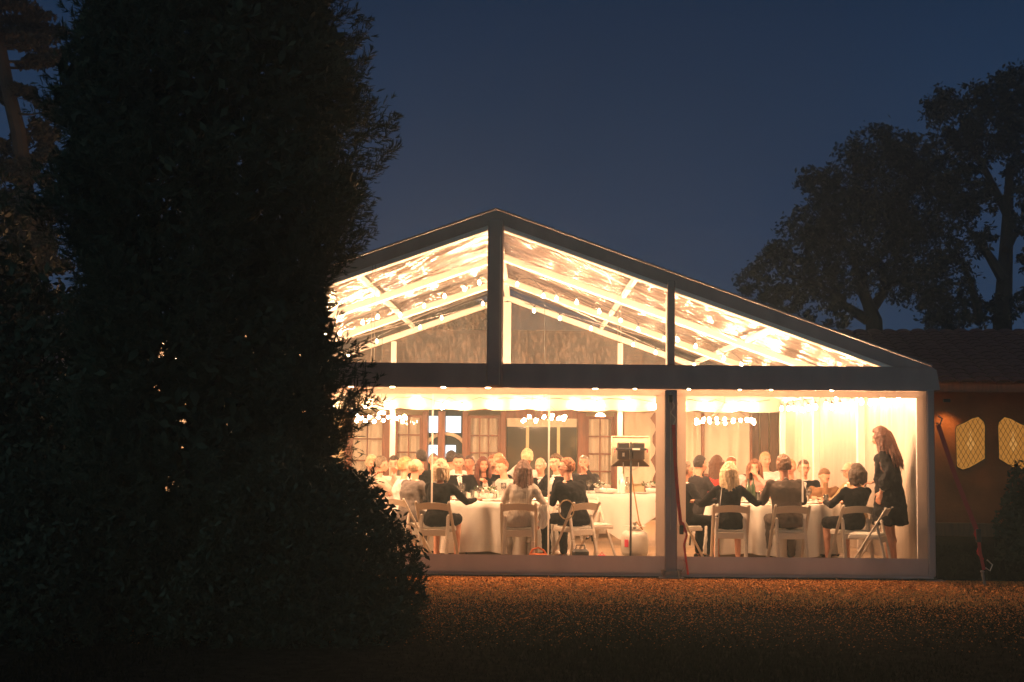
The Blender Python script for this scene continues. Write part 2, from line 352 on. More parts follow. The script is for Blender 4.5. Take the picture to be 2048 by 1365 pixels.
# clear roof sheets with creases running down the slope
def roof_sheet(s, y0, y1, seed):
    ny, nx = 260, 64; V = []; Q = []
    for i in range(nx + 1):
        u = i / nx; x = s * (HW - .02) * u
        for j in range(ny + 1):
            v = j / ny; yy = y0 + (y1 - y0) * v
            env = math.sin(math.pi * v) ** .4
            q = yy - 3.4 * u ** .9 + .12 * noise.noise(Vector((u * 2.2, yy * .8, seed)))
            cr = 1 - abs(noise.noise(Vector((q * 4, u * .5, seed)))) * 3.0; cr2 = 1 - abs(noise.noise(Vector((q * 9, u * .8, seed + 9)))) * 3.0
            rip = max(cr, 0) ** 2 * .06 + max(cr2, 0) ** 2 * .03 + noise.noise(Vector((q * 2, u * .8, seed))) * .02
            rip *= (1.2 - .6 * u) * (.35 + 1.1 * abs(noise.noise(Vector((yy * .9, u * 1.5, seed + 3)))))
            Q.append((q, u * 5.4)); V.append((x, yy, roofz(x) + .012 + rip * env - .05 * env * math.sin(math.pi * min(1, u * 1.02)) * math.sin(math.pi * v)))
    F = [(i * (ny + 1) + j, i * (ny + 1) + j + 1, (i + 1) * (ny + 1) + j + 1, (i + 1) * (ny + 1) + j) for i in range(nx) for j in range(ny)]
    o = build('roof_sheet', MB().add(V, F), mt['roofc'], tent, smooth=True); uvl = o.data.uv_layers.new(name='UVMap')
    idx = np.empty(len(o.data.loops), dtype=np.int32); o.data.loops.foreach_get('vertex_index', idx); uvl.data.foreach_set('uv', np.array(Q, np.float32)[idx].ravel())
for i in range(3):
    for s in (-1, 1): roof_sheet(s, i * BAY, (i + 1) * BAY, i * 3.3 + s)
# front cover
YF = -.03
def sheet(name, poly, y=YF, mat='pvcw'):
    return build(name, MB().add([(a, y, b) for a, b in poly], [tuple(range(len(poly)))]), mt[mat], tent)
def panel(name, poly, y=YF, th=.006, mat='pvc', parent=tent):
    return build(name, MB().prism(poly, y, y + th), mt[mat], parent)
TW = .16
for s in (-1, 1):
    # sloping trims, with the roof edge wrapped round
    panel('gable_trim', [(0, ZA), (s * HW, ZE), (s * (HW - .02), ZE - .006), (s * (HW - .47), ZE), (0, ZA - TW)] if s > 0 else [(0, ZA), (0, ZA - TW), (-(HW - .47), ZE), (-(HW - .02), ZE - .006), (-HW, ZE)], y=YF - .012)
    e = MB().bar((0, .02, ZA + .012), (s * HW, .02, ZE + .012), .1, .02, up=(0, 1, 0)); build('roof_edge', MB().bar((0, .02, ZA + .02), (s * (HW + .01), .02, ZE + .016), .02, .12, up=(0, 1, 0), bev=.005), mt['pvc'], tent)
    # upright sleeves in the gable
    build('upright_sleeve', MB().box((s * UP, YF - .02, (ZE + roofz(UP) - .1) / 2), (.095, .02, roofz(UP) - .1 - ZE), bev=.008), mt['pvc'], tent)
    build('frame_cover', MB().box((s * UP, YF - .018, 1.19), (.15, .03, 2.24), bev=.012), mt['pvc'], tent)
    sheet('window_frame', [(s * UP - .185, .28), (s * UP + .185, .28), (s * UP + .185, 2.24), (s * UP - .185, 2.24)][::1])
    # outer window frame and corner cover
    sheet('window_frame', [(s * 5.18, .28), (s * 5.30, .28), (s * 5.30, 2.24), (s * 5.18, 2.24)])
    build('corner_cover', MB().box((s * 5.345, YF + .02, 1.2), (.09, .11, 2.28), bev=.012), mt['pvc'], tent)
    build('eave_corner', MB().prism([(s * 5.36, ZE + .005), (s * 5.43, ZE - .04), (s * 5.47, 2.34), (s * 5.36, 2.33)] if s > 0 else [(s * 5.36, ZE + .005), (s * 5.36, 2.33), (s * 5.47, 2.34), (s * 5.43, ZE - .04)], YF - .01, .12), mt['pvc'], tent)
build('centre_sleeve', MB().box((0, YF - .03, 3.37), (.2, .05, 2.08), bev=.02), mt['pvc'], tent)
build('sleeve_cord', MB().bar((.06, YF - .062, 2.36), (.06, YF - .062, 4.2), .008, .01), mt['seam'], tent)
panel('eave_band', [(-HW, 2.32), (HW, 2.32), (HW, ZE), (-HW, ZE)], y=YF - .004)
sheet('window_head', [(-5.3, 2.235), (5.3, 2.235), (5.3, 2.318), (-5.3, 2.318)])
# skirt with a slack hem
def wavy_strip(x0, x1, z0, z1, y, amp, nx=160, nz=4, seed=0, hem=False):
    V = []
    for j in range(nz + 1):
        v = j / nz
        for i in range(nx + 1):
            x = x0 + (x1 - x0) * i / nx; wv = noise.noise(Vector((x * 1.7, seed, v * .7))) * amp * (1 - v) + noise.noise(Vector((x * 5, seed, 3))) * amp * .3 * (1 - v)
            zz = z0 + (z1 - z0) * v + (noise.noise(Vector((x * 3, 5, seed))) * .012 * (1 - v) if hem else 0)
            V.append((x, y - abs(wv) * (2 if hem else 1), zz))
    F = [(j * (nx + 1) + i, j * (nx + 1) + i + 1, (j + 1) * (nx + 1) + i + 1, (j + 1) * (nx + 1) + i) for j in range(nz) for i in range(nx)]
    return MB().add(V, F)
build('skirt', wavy_strip(-5.3, 5.3, .075, .28, YF, .02, nz=6), mt['pvc'], tent, smooth=True)
build('skirt_hem', wavy_strip(-5.36, 5.36, .04, .075, YF - .03, .03, nx=220, seed=4, hem=True), mt['pvc'], tent, smooth=True)
build('shaded_base_rail', MB().box((0, -.0, .02), (2 * HW + .1, .1, .05), bev=.01), mt['black'], tent)  # black colour stands in for the shade along the raised floor's edge
for s in (-1, 1):
    gp = build('ground_plate', MB().box((s * UP, -.1, .03), (.3, .16, .015), bev=.004).box((s * UP, -.06, .07), (.16, .06, .08), bev=.005), mt['rust'], tent)
    for k in (-1, 1): build('anchor_bolt', MB().lathe([(.02, .0), (.02, .07), (.03, .075), (.03, .1), (.005, .105)], (s * UP + k * .1, -.14, .03), 8), mt['rust'], gp)
    build('corner_plate', MB().box((s * HW, -.08, .02), (.22, .18, .015), bev=.004), mt['rust'], tent)
# clear panes
def clear_poly(name, poly, mat='gable'):
    return build(name, MB().add([(a, YF + .012, b) for a, b in poly], [tuple(range(len(poly)))]), mt[mat], tent)
zt = lambda x: roofz(x) - TW
for s in (-1, 1):
    a = (s * .1, ZE, s * (UP - .047)); clear_poly('gable_pane', [(s * .1, ZE), (s * (UP - .047), ZE), (s * (UP - .047), zt(UP)), (s * .1, zt(.1))])
    clear_poly('gable_pane', [(s * (UP + .047), ZE), (s * 4.92, ZE), (s * (UP + .047), zt(UP + .047))])
    clear_poly('window_pane', [(s * (UP + .185), .28), (s * 5.18, .28), (s * 5.18, 2.235), (s * (UP + .185), 2.235)], 'window')
clear_poly('window_pane', [(-UP + .185, .28), (UP - .185, .28), (UP - .185, 2.235), (-UP + .185, 2.235)], 'window')
for px, z0, z1 in ((865, .9, 2.235), (1098, .28, 2.235), (1605, .95, 2.235)):
    x = X_at(px, YF); build('weld_seam', MB().add([(x - .011, YF + .006, z0), (x + .011, YF + .006, z0), (x + .011, YF + .006, z1), (x - .011, YF + .006, z1)], [(0, 1, 2, 3)]), mt['seam'], tent)
for px in (743, 1238):
    x = X_at(px, YF); build('weld_seam', MB().box((x - .018, YF, (ZE + zt(x)) / 2), (.006, .004, zt(x) - ZE)).box((x + .018, YF, (ZE + zt(x)) / 2), (.006, .004, zt(x) - ZE)), mt['seam'], tent)
# side walls with pleats
def side_wall(s):
    ny, nz = 170, 14; V = []
    for j in range(ny + 1):
        y = .02 + DEP * j / ny
        for k in range(nz + 1):
            v = k / nz; z = .09 + (ZE - .16) * v
            f = math.sin(y * 9 + noise.noise(Vector((y, v, 0))) * 2) * .018 + noise.noise(Vector((y * 3.2 + v * 1.6, v * 1.2, 5))) * .05 * (.35 + v * (1 - v) * 2)
            V.append((s * (HW - .04 - abs(f) * .9), y, z))
    F = [(j * (nz + 1) + k, j * (nz + 1) + k + 1, (j + 1) * (nz + 1) + k + 1, (j + 1) * (nz + 1) + k) for j in range(ny) for k in range(nz)]
    build('side_wall', MB().add(V, F), mt['pvc2'], tent, smooth=True)
side_wall(1); side_wall(-1)
# rear gable: clear pane above, scalloped valance below the beam
clearback = [(-HW + .1, ZE), (HW - .1, ZE), (0, ZA - .1)]
build('rear_gable_pane', MB().add([(a, DEP + .06, b) for a, b in clearback], [(0, 1, 2)]), mt['rgable'], tent)
nsc = 13; poly = [(-HW + .1, ZE - .02), (HW - .1, ZE - .02)]
for i in range(nsc * 8 + 1):
    t = i / (nsc * 8); x = (HW - .1) - t * 2 * (HW - .1); poly.append((x, 2.20 + .035 * (1 - abs(math.sin(math.pi * t * nsc)) ** .6)))
build('valance', MB().prism(poly, DEP - .08, DEP - .075), mt['pvc2'], tent)
# ------------------------------------------------------------------ lights: festoon strings
bulb_me = MB().lathe([(.004, .055), (.012, .045), (.026, .015), (.03, -.008), (.024, -.028), (.010, -.038), (.002, -.04)], n=8).mesh('bulb', True); bulb_me.materials.append(mt['bulb'])
bulbs_me = bulb_me.copy(); bulbs_me.materials[0] = mt['bulbs']; bulbs_me.transform(Matrix.Scale(.6, 4))
bulbe_me = bulb_me.copy(); bulbe_me.materials[0] = mt['bulbe']
bulbf_me = bulb_me.copy(); bulbf_me.materials[0] = mt['bulbf']
sock_me = MB().lathe([(.012, .05), (.016, .055), (.016, .085), (.008, .095)], n=8).mesh('socket'); sock_me.materials.append(mt['cable'])
def festoon(pts, n, label, sag=.05, sub=6, me=None):
    root = empty('festoon_string', pts[0]); tag(root, label, 'string lights', 'festoon strings inside the marquee')
    P0 = Vector(pts[0]); path = []; L = [0]
    P = [Vector(p) for p in pts]
    tot = sum((P[i + 1] - P[i]).length for i in range(len(P) - 1))
    def pos(t):
        d = t * tot
        for i in range(len(P) - 1):
            l = (P[i + 1] - P[i]).length
            if d <= l + 1e-6: return P[i].lerp(P[i + 1], d / l)
            d -= l
        return P[-1].copy()
    for k in range(n * 2 + 1):
        p = pos(k / (n * 2)) - P0; p.z -= sag * (k % 2) * rnd.uniform(.3, 2.2)
        if 0 < k < n * 2: p += (P[-1] - P[0]).normalized() * tot / n * rnd.uniform(-.22, .22)
        path.append(p)
    build('cable', MB().tube(path, .006, 5), mt['cable'], root)
    for k in range(n):
        p = path[2 * k + 1]; b = link('bulb', me or bulb_me, None, root, loc=(p.x, p.y, p.z - .085))
        link('socket', sock_me, None, b, loc=(0, 0, 0))
for i, (y, wd) in enumerate(((.07 + BAY, 'first'), (.07 + 2 * BAY, 'second'))):
    for s, side in ((-1, 'left'), (1, 'right')):
        festoon([(s * .15, y - .08, roofz(.15) - .34), (s * 5.1, y - .08, roofz(5.1) - .34)], 17 if i == 0 else 9, f'string of warm bulbs under the {side} slope of the {wd} inner roof frame', me=bulbs_me)
for s, side in ((-1, 'left'), (1, 'right')):
    festoon([(s * 5.15, .5, ZE - .22), (s * 5.15, DEP - .3, ZE - .22)], 14, f'string of warm bulbs along the {side} eave of the marquee', me=bulbe_me)
festoon([(-5.0, DEP - .16, ZE - .18), (5.0, DEP - .16, ZE - .18)], 20, 'string of warm bulbs across the rear beam over the valance')
festoon([(-4.6, 1.05, ZE - .12), (4.6, 1.05, ZE - .12)], 15, 'string of warm bulbs just inside the front beam', me=bulbf_me)
# chandeliers
fb = MB().ell((0, 0, 0), .028, nu=8, nv=6).mesh('fairy', True); fb.materials.append(mt['bulb2'])
def chandelier(px, py, Y, rx, n, label):
    c = at(px, py, Y); root = empty('chandelier', c); tag(root, label, 'chandelier', 'ring chandeliers hanging in the marquee')
    build('ring', MB().tube([(rx * math.cos(a), rx * math.sin(a), 0) for a in np.linspace(0, 2 * math.pi, 33)[:-1]], .008, 6, closed=True), mt['black'], root)
    top = roofz(c.x) - c.z - .2
    build('chain', MB().tube([(0, 0, .3), (0, 0, top)], .005, 5), mt['black'], root)
    for a in range(3):
        t = a * 2.094; build('arm', MB().tube([(rx * math.cos(t), rx * math.sin(t), 0), (0, 0, .32)], .004, 5), mt['black'], root)
    for k in range(n):
        t = 2 * math.pi * k / n; link('bulb', fb, None, root, loc=(rx * math.cos(t), rx * math.sin(t), rnd.uniform(-.05, .06)))
chandelier(762, 838, 6.9, .42, 16, 'glowing ring chandelier nearest the dark conifer')
chandelier(1088, 838, 6.9, .36, 16, 'glowing ring chandelier above the middle of the marquee')
chandelier(1450, 842, 7.4, .50, 22, 'wide ring of bulbs hanging before the pale curtains on the right')

# ------------------------------------------------------------------ house behind
house = empty('house', (0, 10.6, 0)); tag(house, 'low tiled-roof house with timber doors, curtains and amber leaded windows', 'house')
H = Vector((0, 10.6, 0)); HS = 2844 / (17.55 + 10.6)
def hx(px): return X_at(px, 10.6)
def hz(py): return 1.75 - (py - 870) / HS
def hbuild(name, mb, mat, parent=None, smooth=False):
    o = build(name, mb, mat, parent or house, smooth)
    if parent is None: o.location = -H
    return o
def hbox(mb, x0, x1, z0, z1, y0, y1): return mb.box(((x0 + x1) / 2, (y0 + y1) / 2, (z0 + z1) / 2), (abs(x1 - x0), y1 - y0, abs(z1 - z0)))
YW = 10.6
# solid wall around the openings
hbuild('wall', hbox(MB(), -16, hx(690), 0, 3.0, YW + .1, YW + .35), mt['cplaster'])
hbuild('wall', hbox(MB(), hx(690), 6.4, hz(822) + .001, 3.0, YW + .1, YW + .35), mt['darkwood'])
hbuild('wall', hbox(MB(), hx(1245), hx(1395), 0, hz(822), YW + .1, YW + .3), mt['cplaster'])
hbuild('wall', hbox(MB(), hx(1402), hx(1503), 0, hz(948), YW + .1, YW + .3), mt['darkwood'])
for i in range(8):
    x0 = hx(1503) + i * (hx(1566) + .9 - hx(1503)) / 8; hbuild('board', MB().box((x0 + .085, YW + .12 + (i % 2) * .008, 1.12), (.16, .03, 2.2), bev=.006), mt['boards'])
hbuild('room_back', hbox(MB(), hx(690), 6.4, 0, 3, YW + 2.2, YW + 2.3), mt['cplaster'])
hbuild('room_floor', hbox(MB(), hx(690), 6.4, .0, .1, YW + .12, YW + 2.2), mt['floor'])
for lx_ in (-2.6, 1.9, 4.6):  # globes added behind the doors to brighten curtains and panes
    hbuild('added_room_lamp', MB().ell((lx_, YW + 1.2, 2.1), .11, nu=12, nv=8), emit('added_lamp_globe', WARM, 45))
hbuild('terrace', hbox(MB(), -6, 6.4, 0.0, .09, DEP + .15, YW + .1), mt['stone'])
def post(px0, px1, mat='darkwood'):
    hbuild('post', MB().box(((hx(px0) + hx(px1)) / 2, YW, 1.14), (hx(px1) - hx(px0), .16, 2.1), bev=.008), mt[mat])
for a, b in ((690, 700), (845, 856), (876, 890), (925, 936), (1001, 1012), (1155, 1172), (1228, 1244), (1402, 1408), (1500, 1504)): post(a, b)
def pane_door(x0, x1, z0, z1, nc, nr, curtain=True, glass=None, name='french_door', split=None):
    r = hbuild(name, MB(), mt['darkwood']); me = MB()
    fw = .055
    r.data = (MB().box((x0 + fw / 2, YW, (z0 + z1) / 2), (fw, .06, z1 - z0)).box((x1 - fw / 2, YW, (z0 + z1) / 2), (fw, .06, z1 - z0))
              .box(((x0 + x1) / 2, YW, z1 - fw / 2), (x1 - x0 - 2 * fw, .06, fw)).box(((x0 + x1) / 2, YW, z0 + .12), (x1 - x0 - 2 * fw, .06, .24))).mesh('door_frame'); r.data.materials.append(mt['darkwood'])
    X0, X1, Z0, Z1 = x0 + fw, x1 - fw, z0 + .24, z1 - fw
    for c in range(1, nc): build('muntin', MB().box((X0 + (X1 - X0) * c / nc, YW - .003, (Z0 + Z1) / 2), (.028 if nc < 4 else .02, .03, Z1 - Z0)), mt['darkwood'], r)
    for c in range(1, nr): build('muntin', MB().box(((X0 + X1) / 2, YW + .003, Z0 + (Z1 - Z0) * c / nr), (X1 - X0, .03, .028)), mt['darkwood'], r)
    for a in range(nc):
        for b in range(nr):
            xa, xb = X0 + (X1 - X0) * a / nc, X0 + (X1 - X0) * (a + 1) / nc; za, zb = Z0 + (Z1 - Z0) * b / nr, Z0 + (Z1 - Z0) * (b + 1) / nr
            build('pane', MB().add([(xa, YW + .02, za), (xb, YW + .02, za), (xb, YW + .02, zb), (xa, YW + .02, zb)], [(0, 1, 2, 3)]), mt['pane'], r)
    if curtain: curt(X0 - .02, X1 + .02, Z0 - .1, Z1 + .02, YW + .09)
    return r
def curt(x0, x1, z0, z1, y, fold=.035, freq=34, scal=0):
    nx = max(16, int((x1 - x0) * 40)); V = []; nz = 12
    for k in range(nz + 1):
        for i in range(nx + 1):
            x = x0 + (x1 - x0) * i / nx; z = z0 + (z1 - z0) * k / nz
            xx = x
            if scal: xx = x0 + (x - x0) * (1 + scal * abs(math.sin(z * 7.5)))
            V.append((xx, y + fold * math.sin(x * freq + noise.noise(Vector((x * 4, z * .5, 1))) * 3), z))
    F = [(k * (nx + 1) + i, k * (nx + 1) + i + 1, (k + 1) * (nx + 1) + i + 1, (k + 1) * (nx + 1) + i) for k in range(nz) for i in range(nx)]
    hbuild('curtain', MB().add(V, F), mt['cream'], smooth=True)
zt_, zb_ = hz(833), .11
pane_door(hx(700), hx(770), zb_, zt_, 2, 4); pane_door(hx(790), hx(845), zb_, zt_, 2, 5); pane_door(hx(936), hx(1001), zb_, zt_, 3, 5)
pane_door(hx(1172), hx(1228), zb_, zt_, 2, 5)
hbuild('wall', hbox(MB(), hx(770), hx(790), 0, hz(822), YW, YW + .1), mt['darkwood'])
# dark picture window with pale mullions
wr = hbuild('picture_window', hbox(hbox(MB(), hx(1012), hx(1155), hz(838), hz(822), YW - .03, YW + .05), hx(1012), hx(1155), .1, .6, YW - .03, YW + .05), mt['darkwood'])
xs = [hx(1012), hx(1055), hx(1117), hx(1155)]
for a, b in zip(xs, xs[1:]): build('pane', MB().box(((a + b) / 2, YW + .02, (.6 + hz(838)) / 2), (b - a - .02, .008, hz(838) - .6)), mt['dglass'], wr)
for x in xs[1:3]: build('mullion', MB().box((x, YW, (.6 + hz(838)) / 2), (.06, .06, hz(838) - .6)), mt['cplaster'], wr)
curt(hx(1014), hx(1153), hz(855), hz(838), YW - .07, .01)
# entrance: arch of stone, cool lit panes beyond
for (a, b, c, d) in ((857, 875, 835, 868), (891, 921, 835, 868), (857, 875, 893, 928), (891, 911, 893, 928)):
    wn = hbuild('lit_window', MB().box(((hx(a) + hx(b)) / 2, YW + .14, (hz(c) + hz(d)) / 2), (hx(b) - hx(a), .02, hz(c) - hz(d)), bev=.004), mt['cool'])
hbuild('entrance_back', hbox(MB(), hx(856), hx(926), .1, hz(822), YW + .2, YW + .25), M('deep_interior', (.02, .025, .02), .9))
arc = []
cxp = (hx(850) + hx(932)) / 2; rr = (hx(932) - hx(850)) / 2
for k in range(13):
    t = math.pi * k / 12; a = (cxp - rr * math.cos(t), 1.42 + rr * .82 * math.sin(t)); arc.append(a)
for k in range(12):
    a, b = arc[k], arc[k + 1]; hbuild('arch_stone', MB().bar((a[0], YW + .08, a[1]), (b[0], YW + .08, b[1]), .07, .05, up=(0, 1, 0), bev=.008), mt['stone'])
for i, c in enumerate(((.1, .6, .2), (.7, .05, .1), (.1, .5, .3), (.8, .2, .4), (.1, .7, .3), (.7, .1, .1))):
    m_ = emit('fairy_point', c, 2.5); hbuild('coloured_light', MB().ell((hx(860 + (i * 37) % 62), YW + .13, hz(900 + (i * 23) % 46)), .018, nu=6, nv=4), m_)
curt(hx(1248), hx(1300), .8, hz(824), YW - .02, .02, scal=.22); hbuild('side_trim', hbox(MB(), hx(1290), hx(1330), .1, hz(824), YW + .03, YW + .09), mt['darkwood'])
curt(hx(1366), hx(1402), hz(948), hz(822), YW + .05); curt(hx(1408), hx(1500), hz(948), hz(822), YW + .05, .02, 20)
hbuild('window_sill', MB().box((hx(1455), YW - .03, hz(948)), (hx(1504) - hx(1402), .14, .06), bev=.008), mt['darkwood'])
# roof over the main part
def roof_slab(name, p, th=.08, mat='tile'):
    q = [Vector(a) - Vector((0, 0, th)) for a in p]; return hbuild(name, MB().add(list(p) + q, [(0, 1, 2, 3), (7, 6, 5, 4), (0, 4, 5, 1), (1, 5, 6, 2), (2, 6, 7, 3), (3, 7, 4, 0)]), mt[mat])
roof_slab('roof', [(-16, 10.1, 2.95), (6.5, 10.1, 2.95), (6.5, 14.6, 4.1), (-16, 14.6, 4.1)])
roof_slab('roof', [(-16, 19, 2.95), (-16, 14.6, 4.1), (6.5, 14.6, 4.1), (6.5, 19, 2.95)])
# wing to the right (turned slightly towards the camera)
wa = R(-7); wing0 = Vector((5.75, 8.45, 0)); wdx = Vector((math.cos(wa), math.sin(wa), 0)); wdy = Vector((-math.sin(wa), math.cos(wa), 0))
WM = Matrix((( wdx.x, wdy.x, 0, wing0.x), (wdx.y, wdy.y, 0, wing0.y), (0, 0, 1, 0), (0, 0, 0, 1)))
def wbuild(name, mb, mat, parent=None):
    mb.v = [tuple(WM @ Vector(p)) for p in mb.v]; return hbuild(name, mb, mat) if parent is None else build(name, mb, mat, parent)
wbuild('wall', MB().box((5, .12, 1.35), (10, .24, 2.7)), mt['plaster'])
wbuild('plinth', MB().box((5, -.03, .12), (10, .06, .24), bev=.01), mt['boards'])
wbuild('fascia', MB().box((5, -.52, 2.64), (10.2, .05, .16), bev=.005), mt['darkwood']); wbuild('soffit', MB().box((5, -.25, 2.72), (10.2, .5, .03)), mt['darkwood'])
E0, E1 = (-.1, -.62, 2.72), (10.2, -.62, 2.72); RZ = 4.1; RY = 5.6
wbuild('roof', MB().add([(-.1, -.58, 2.70), (10.2, -.58, 2.70), (10.2, RY, RZ), (-.1, RY, RZ), (-.1, RY + 5, 2.7), (10.2, RY + 5, 2.7)], [(0, 1, 2, 3), (3, 2, 5, 4)]), mt['tile'])
# roof tiles one by one on the slope one can see
V = []; F = []
nt_ = 6; tw, tl = .30, .44
for j in range(2):
    for i in range(nt_ + 1):
        t = math.pi * i / nt_; V.append((-tw / 2 * math.cos(t) * (1 - .08 * j), j * tl, .05 * math.sin(t)))
for j in range(2):
    for i in range(nt_ + 1): V.append((V[j * (nt_ + 1) + i][0], j * tl, V[j * (nt_ + 1) + i][2] - .015))
n1 = nt_ + 1
for i in range(nt_): F += [(i, i + 1, n1 + i + 1, n1 + i), (2 * n1 + i, 3 * n1 + i, 3 * n1 + i + 1, 2 * n1 + i + 1), (i, 2 * n1 + i, 2 * n1 + i + 1, i + 1)]
tile_me = MB().add(V, F).mesh('tile'); tile_me.materials.append(mt['tile'])
rise = math.atan2(RZ - 2.70, RY + .58); slope_len = math.hypot(RY + .58, RZ - 2.70); cnt = 0; rest = MB()
rows = int(slope_len / .38)
for r_ in range(rows):
    for c_ in range(33):
        lx = .05 + c_ * .305 + rnd.uniform(-.006, .006); ly = -.64 + r_ * .38 * math.cos(rise); lz = 2.725 + r_ * .38 * math.sin(rise) + rnd.uniform(0, .008)
        p = WM @ Vector((lx, ly, lz)); rot = WM.to_3x3() @ Matrix.Rotation(rise - .03 + rnd.uniform(-.01, .01), 3, 'X') @ Matrix.Rotation(rnd.uniform(-.03, .03), 3, 'Z')
        if cnt < 290 and lx < 5.6:
            o = link('tile', tile_me, None, house); o.matrix_basis = Matrix.Translation(p - H) @ rot.to_4x4(); cnt += 1
        else: rest.add([rot @ Vector(v) + p for v in V], F)
ro = hbuild('roof_tiles', rest, mt['tile']); ro['kind'] = 'stuff'
# leaded windows of the wing
def leaded(px, poly, z0):
    pass
def lead_window(cx, flip):
    prof = [(-.24, -.36), (-.235, -.42), (-.14, -.47), (-.02, -.43), (.1, -.36), (.24, -.27), (.25, .30), (.235, .38), (.14, .47), (.03, .44), (-.09, .37), (-.235, .30), (-.25, .24)]
    prof = [(x * (-1 if flip else 1), z) for x, z in prof]
    if flip: prof = prof[::-1]
    c = Vector((cx, 1.66))
    wn = wbuild('leaded_window', MB().prism([(c.x + x * 1.06, c.y + z * 1.04) for x, z in prof], -.012, -.004), mt['lead'])
    L = lambda mb: mb
    wnch = build('pane', (lambda m: m)(MB().prism([(c.x + x, c.y + z) for x, z in prof], -.02, -.013)), mt['amber'], wn)
    wnch.data.transform(WM)
    def inside(x, z):
        n = len(prof); k = False
        for i in range(n):
            (x1, z1), (x2, z2) = prof[i], prof[i - 1]
            if (z1 > z) != (z2 > z) and x < (x2 - x1) * (z - z1) / (z2 - z1) + x1: k = not k
        return k
    cm = MB()
    for sgn in (-1, 1):
        for k in range(-12, 13):
            pts = []
            for t in np.linspace(-.6, .6, 61):
                x = t * .55 * sgn + k * .085; z = t * 1.0
                if inside(x, z): pts.append((x, z))
            if len(pts) > 3:
                a, b = pts[0], pts[-1]; cm.bar((c.x + a[0], -.024, c.y + a[1]), (c.x + b[0], -.024, c.y + b[1]), .006, .006, up=(0, 1, 0))
    cm.v = [tuple(WM @ Vector(v)) for v in cm.v]; build('lattice', cm, mt['lead'], wn)
    for (dx, dz) in ((0, .06), (-.04, -.02), (.04, -.02), (0, -.1), (0, .16)):
        q = MB().prism([(c.x + dx, c.y + dz - .06), (c.x + dx + .033, c.y + dz), (c.x + dx, c.y + dz + .06), (c.x + dx - .033, c.y + dz)], -.0225, -.0205); q.v = [tuple(WM @ Vector(v)) for v in q.v]
        build('quarry', q, mt['amber2'], wn)
# wing x for pixel
def wx(px):
    best = min(np.linspace(0, 10, 2001), key=lambda t: abs((lambda p: (CROT.to_3x3().inverted() @ (p - CAM)))(WM @ Vector((t, 0, 1.6))).x / -(CROT.to_3x3().inverted() @ ((WM @ Vector((t, 0, 1.6))) - CAM)).z * FPX + 1024 - px)); return best
lead_window(wx(1941), False); lead_window(wx(2026), True)
wl = wbuild('wall_lamp', MB().box((wx(1893), -.06, 2.42), (.12, .1, .06), bev=.01), mt['black'])
ld = bpy.data.lights.new('wall_lamp_light', 'SPOT'); ld.energy = 30; ld.color = (1, .55, .18); ld.spot_size = R(100); ld.spot_blend = .8; ld.shadow_soft_size = .05
lo = bpy.data.objects.new('lamp_light', ld); col.objects.link(lo); lo.location = WM @ Vector((wx(1890), -.25, 2.36)) - H; lo.rotation_euler = (R(8), 0, 0); lo.parent = house

# ------------------------------------------------------------------ folding chairs
def make_chair():
    r = empty('folding_chair')
    for s in (-1, 1):
        build('leg', MB().bar((s * .218, -.245, .775), (s * .218, .235, .0), .022, .042, up=(1, 0, 0), bev=.008).ell((s * .218, -.246, .775), (.018, .022, .018), nu=8, nv=6), mt['chair'], r)
        build('leg', MB().bar((s * .175, -.12, .60), (s * .185, -.19, .30), .03, .044, up=(1, 0, 0), bev=.008).bar((s * .185, -.19, .302), (s * .19, -.245, .0), .03, .044, up=(1, 0, 0), bev=.008).ell((s * .178, -.12, .6), (.022, .022, .022), nu=8, nv=6), mt['chair'], r)
    V = []; n = 12
    for yo in (0, .014):
        for zz in (0, 1):
            for i in range(n + 1):
                u = -1 + 2 * i / n; V.append((u * .205, -.235 - .028 * (1 - u * u) + yo + (1 - zz) * .05, .665 + zz * .09 + .022 * (1 - u * u)))
    k = n + 1; F = []
    for i in range(n): F += [(i, i + 1, k + i + 1, k + i), (2 * k + i + 1, 2 * k + i, 3 * k + i, 3 * k + i + 1), (k + i, k + i + 1, 3 * k + i + 1, 3 * k + i), (i + 1, i, 2 * k + i, 2 * k + i + 1)]
    build('backrest', MB().add(V, F), mt['chair'], r, smooth=False)
    build('seat_frame', MB().box((0, -.165, .39), (.345, .025, .085), bev=.008).box((-.17, .03, .415), (.03, .38, .04), bev=.006).box((.17, .03, .415), (.03, .38, .04), bev=.006).box((0, .21, .415), (.36, .03, .04), bev=.006), mt['chair'], r)
    build('seat', MB().box((0, .03, .445), (.36, .37, .035), bev=.014), mt['pad'], r)
    build('hinge_bar', MB().bar((-.2, .0, .40), (.2, .0, .40), .012, .012), mt['steel'], r)
    return r
FZ = .10
chair0 = None
def place_chair(x, y, deg, label):
    global chair0
    if chair0 is None: chair0 = make_chair(); c = chair0
    else: c = copy_tree(chair0)
    c.location = (x, y, FZ); c.rotation_euler = (0, 0, R(deg)); tag(c, label, 'chair', 'white folding chairs at the dinner tables'); return c

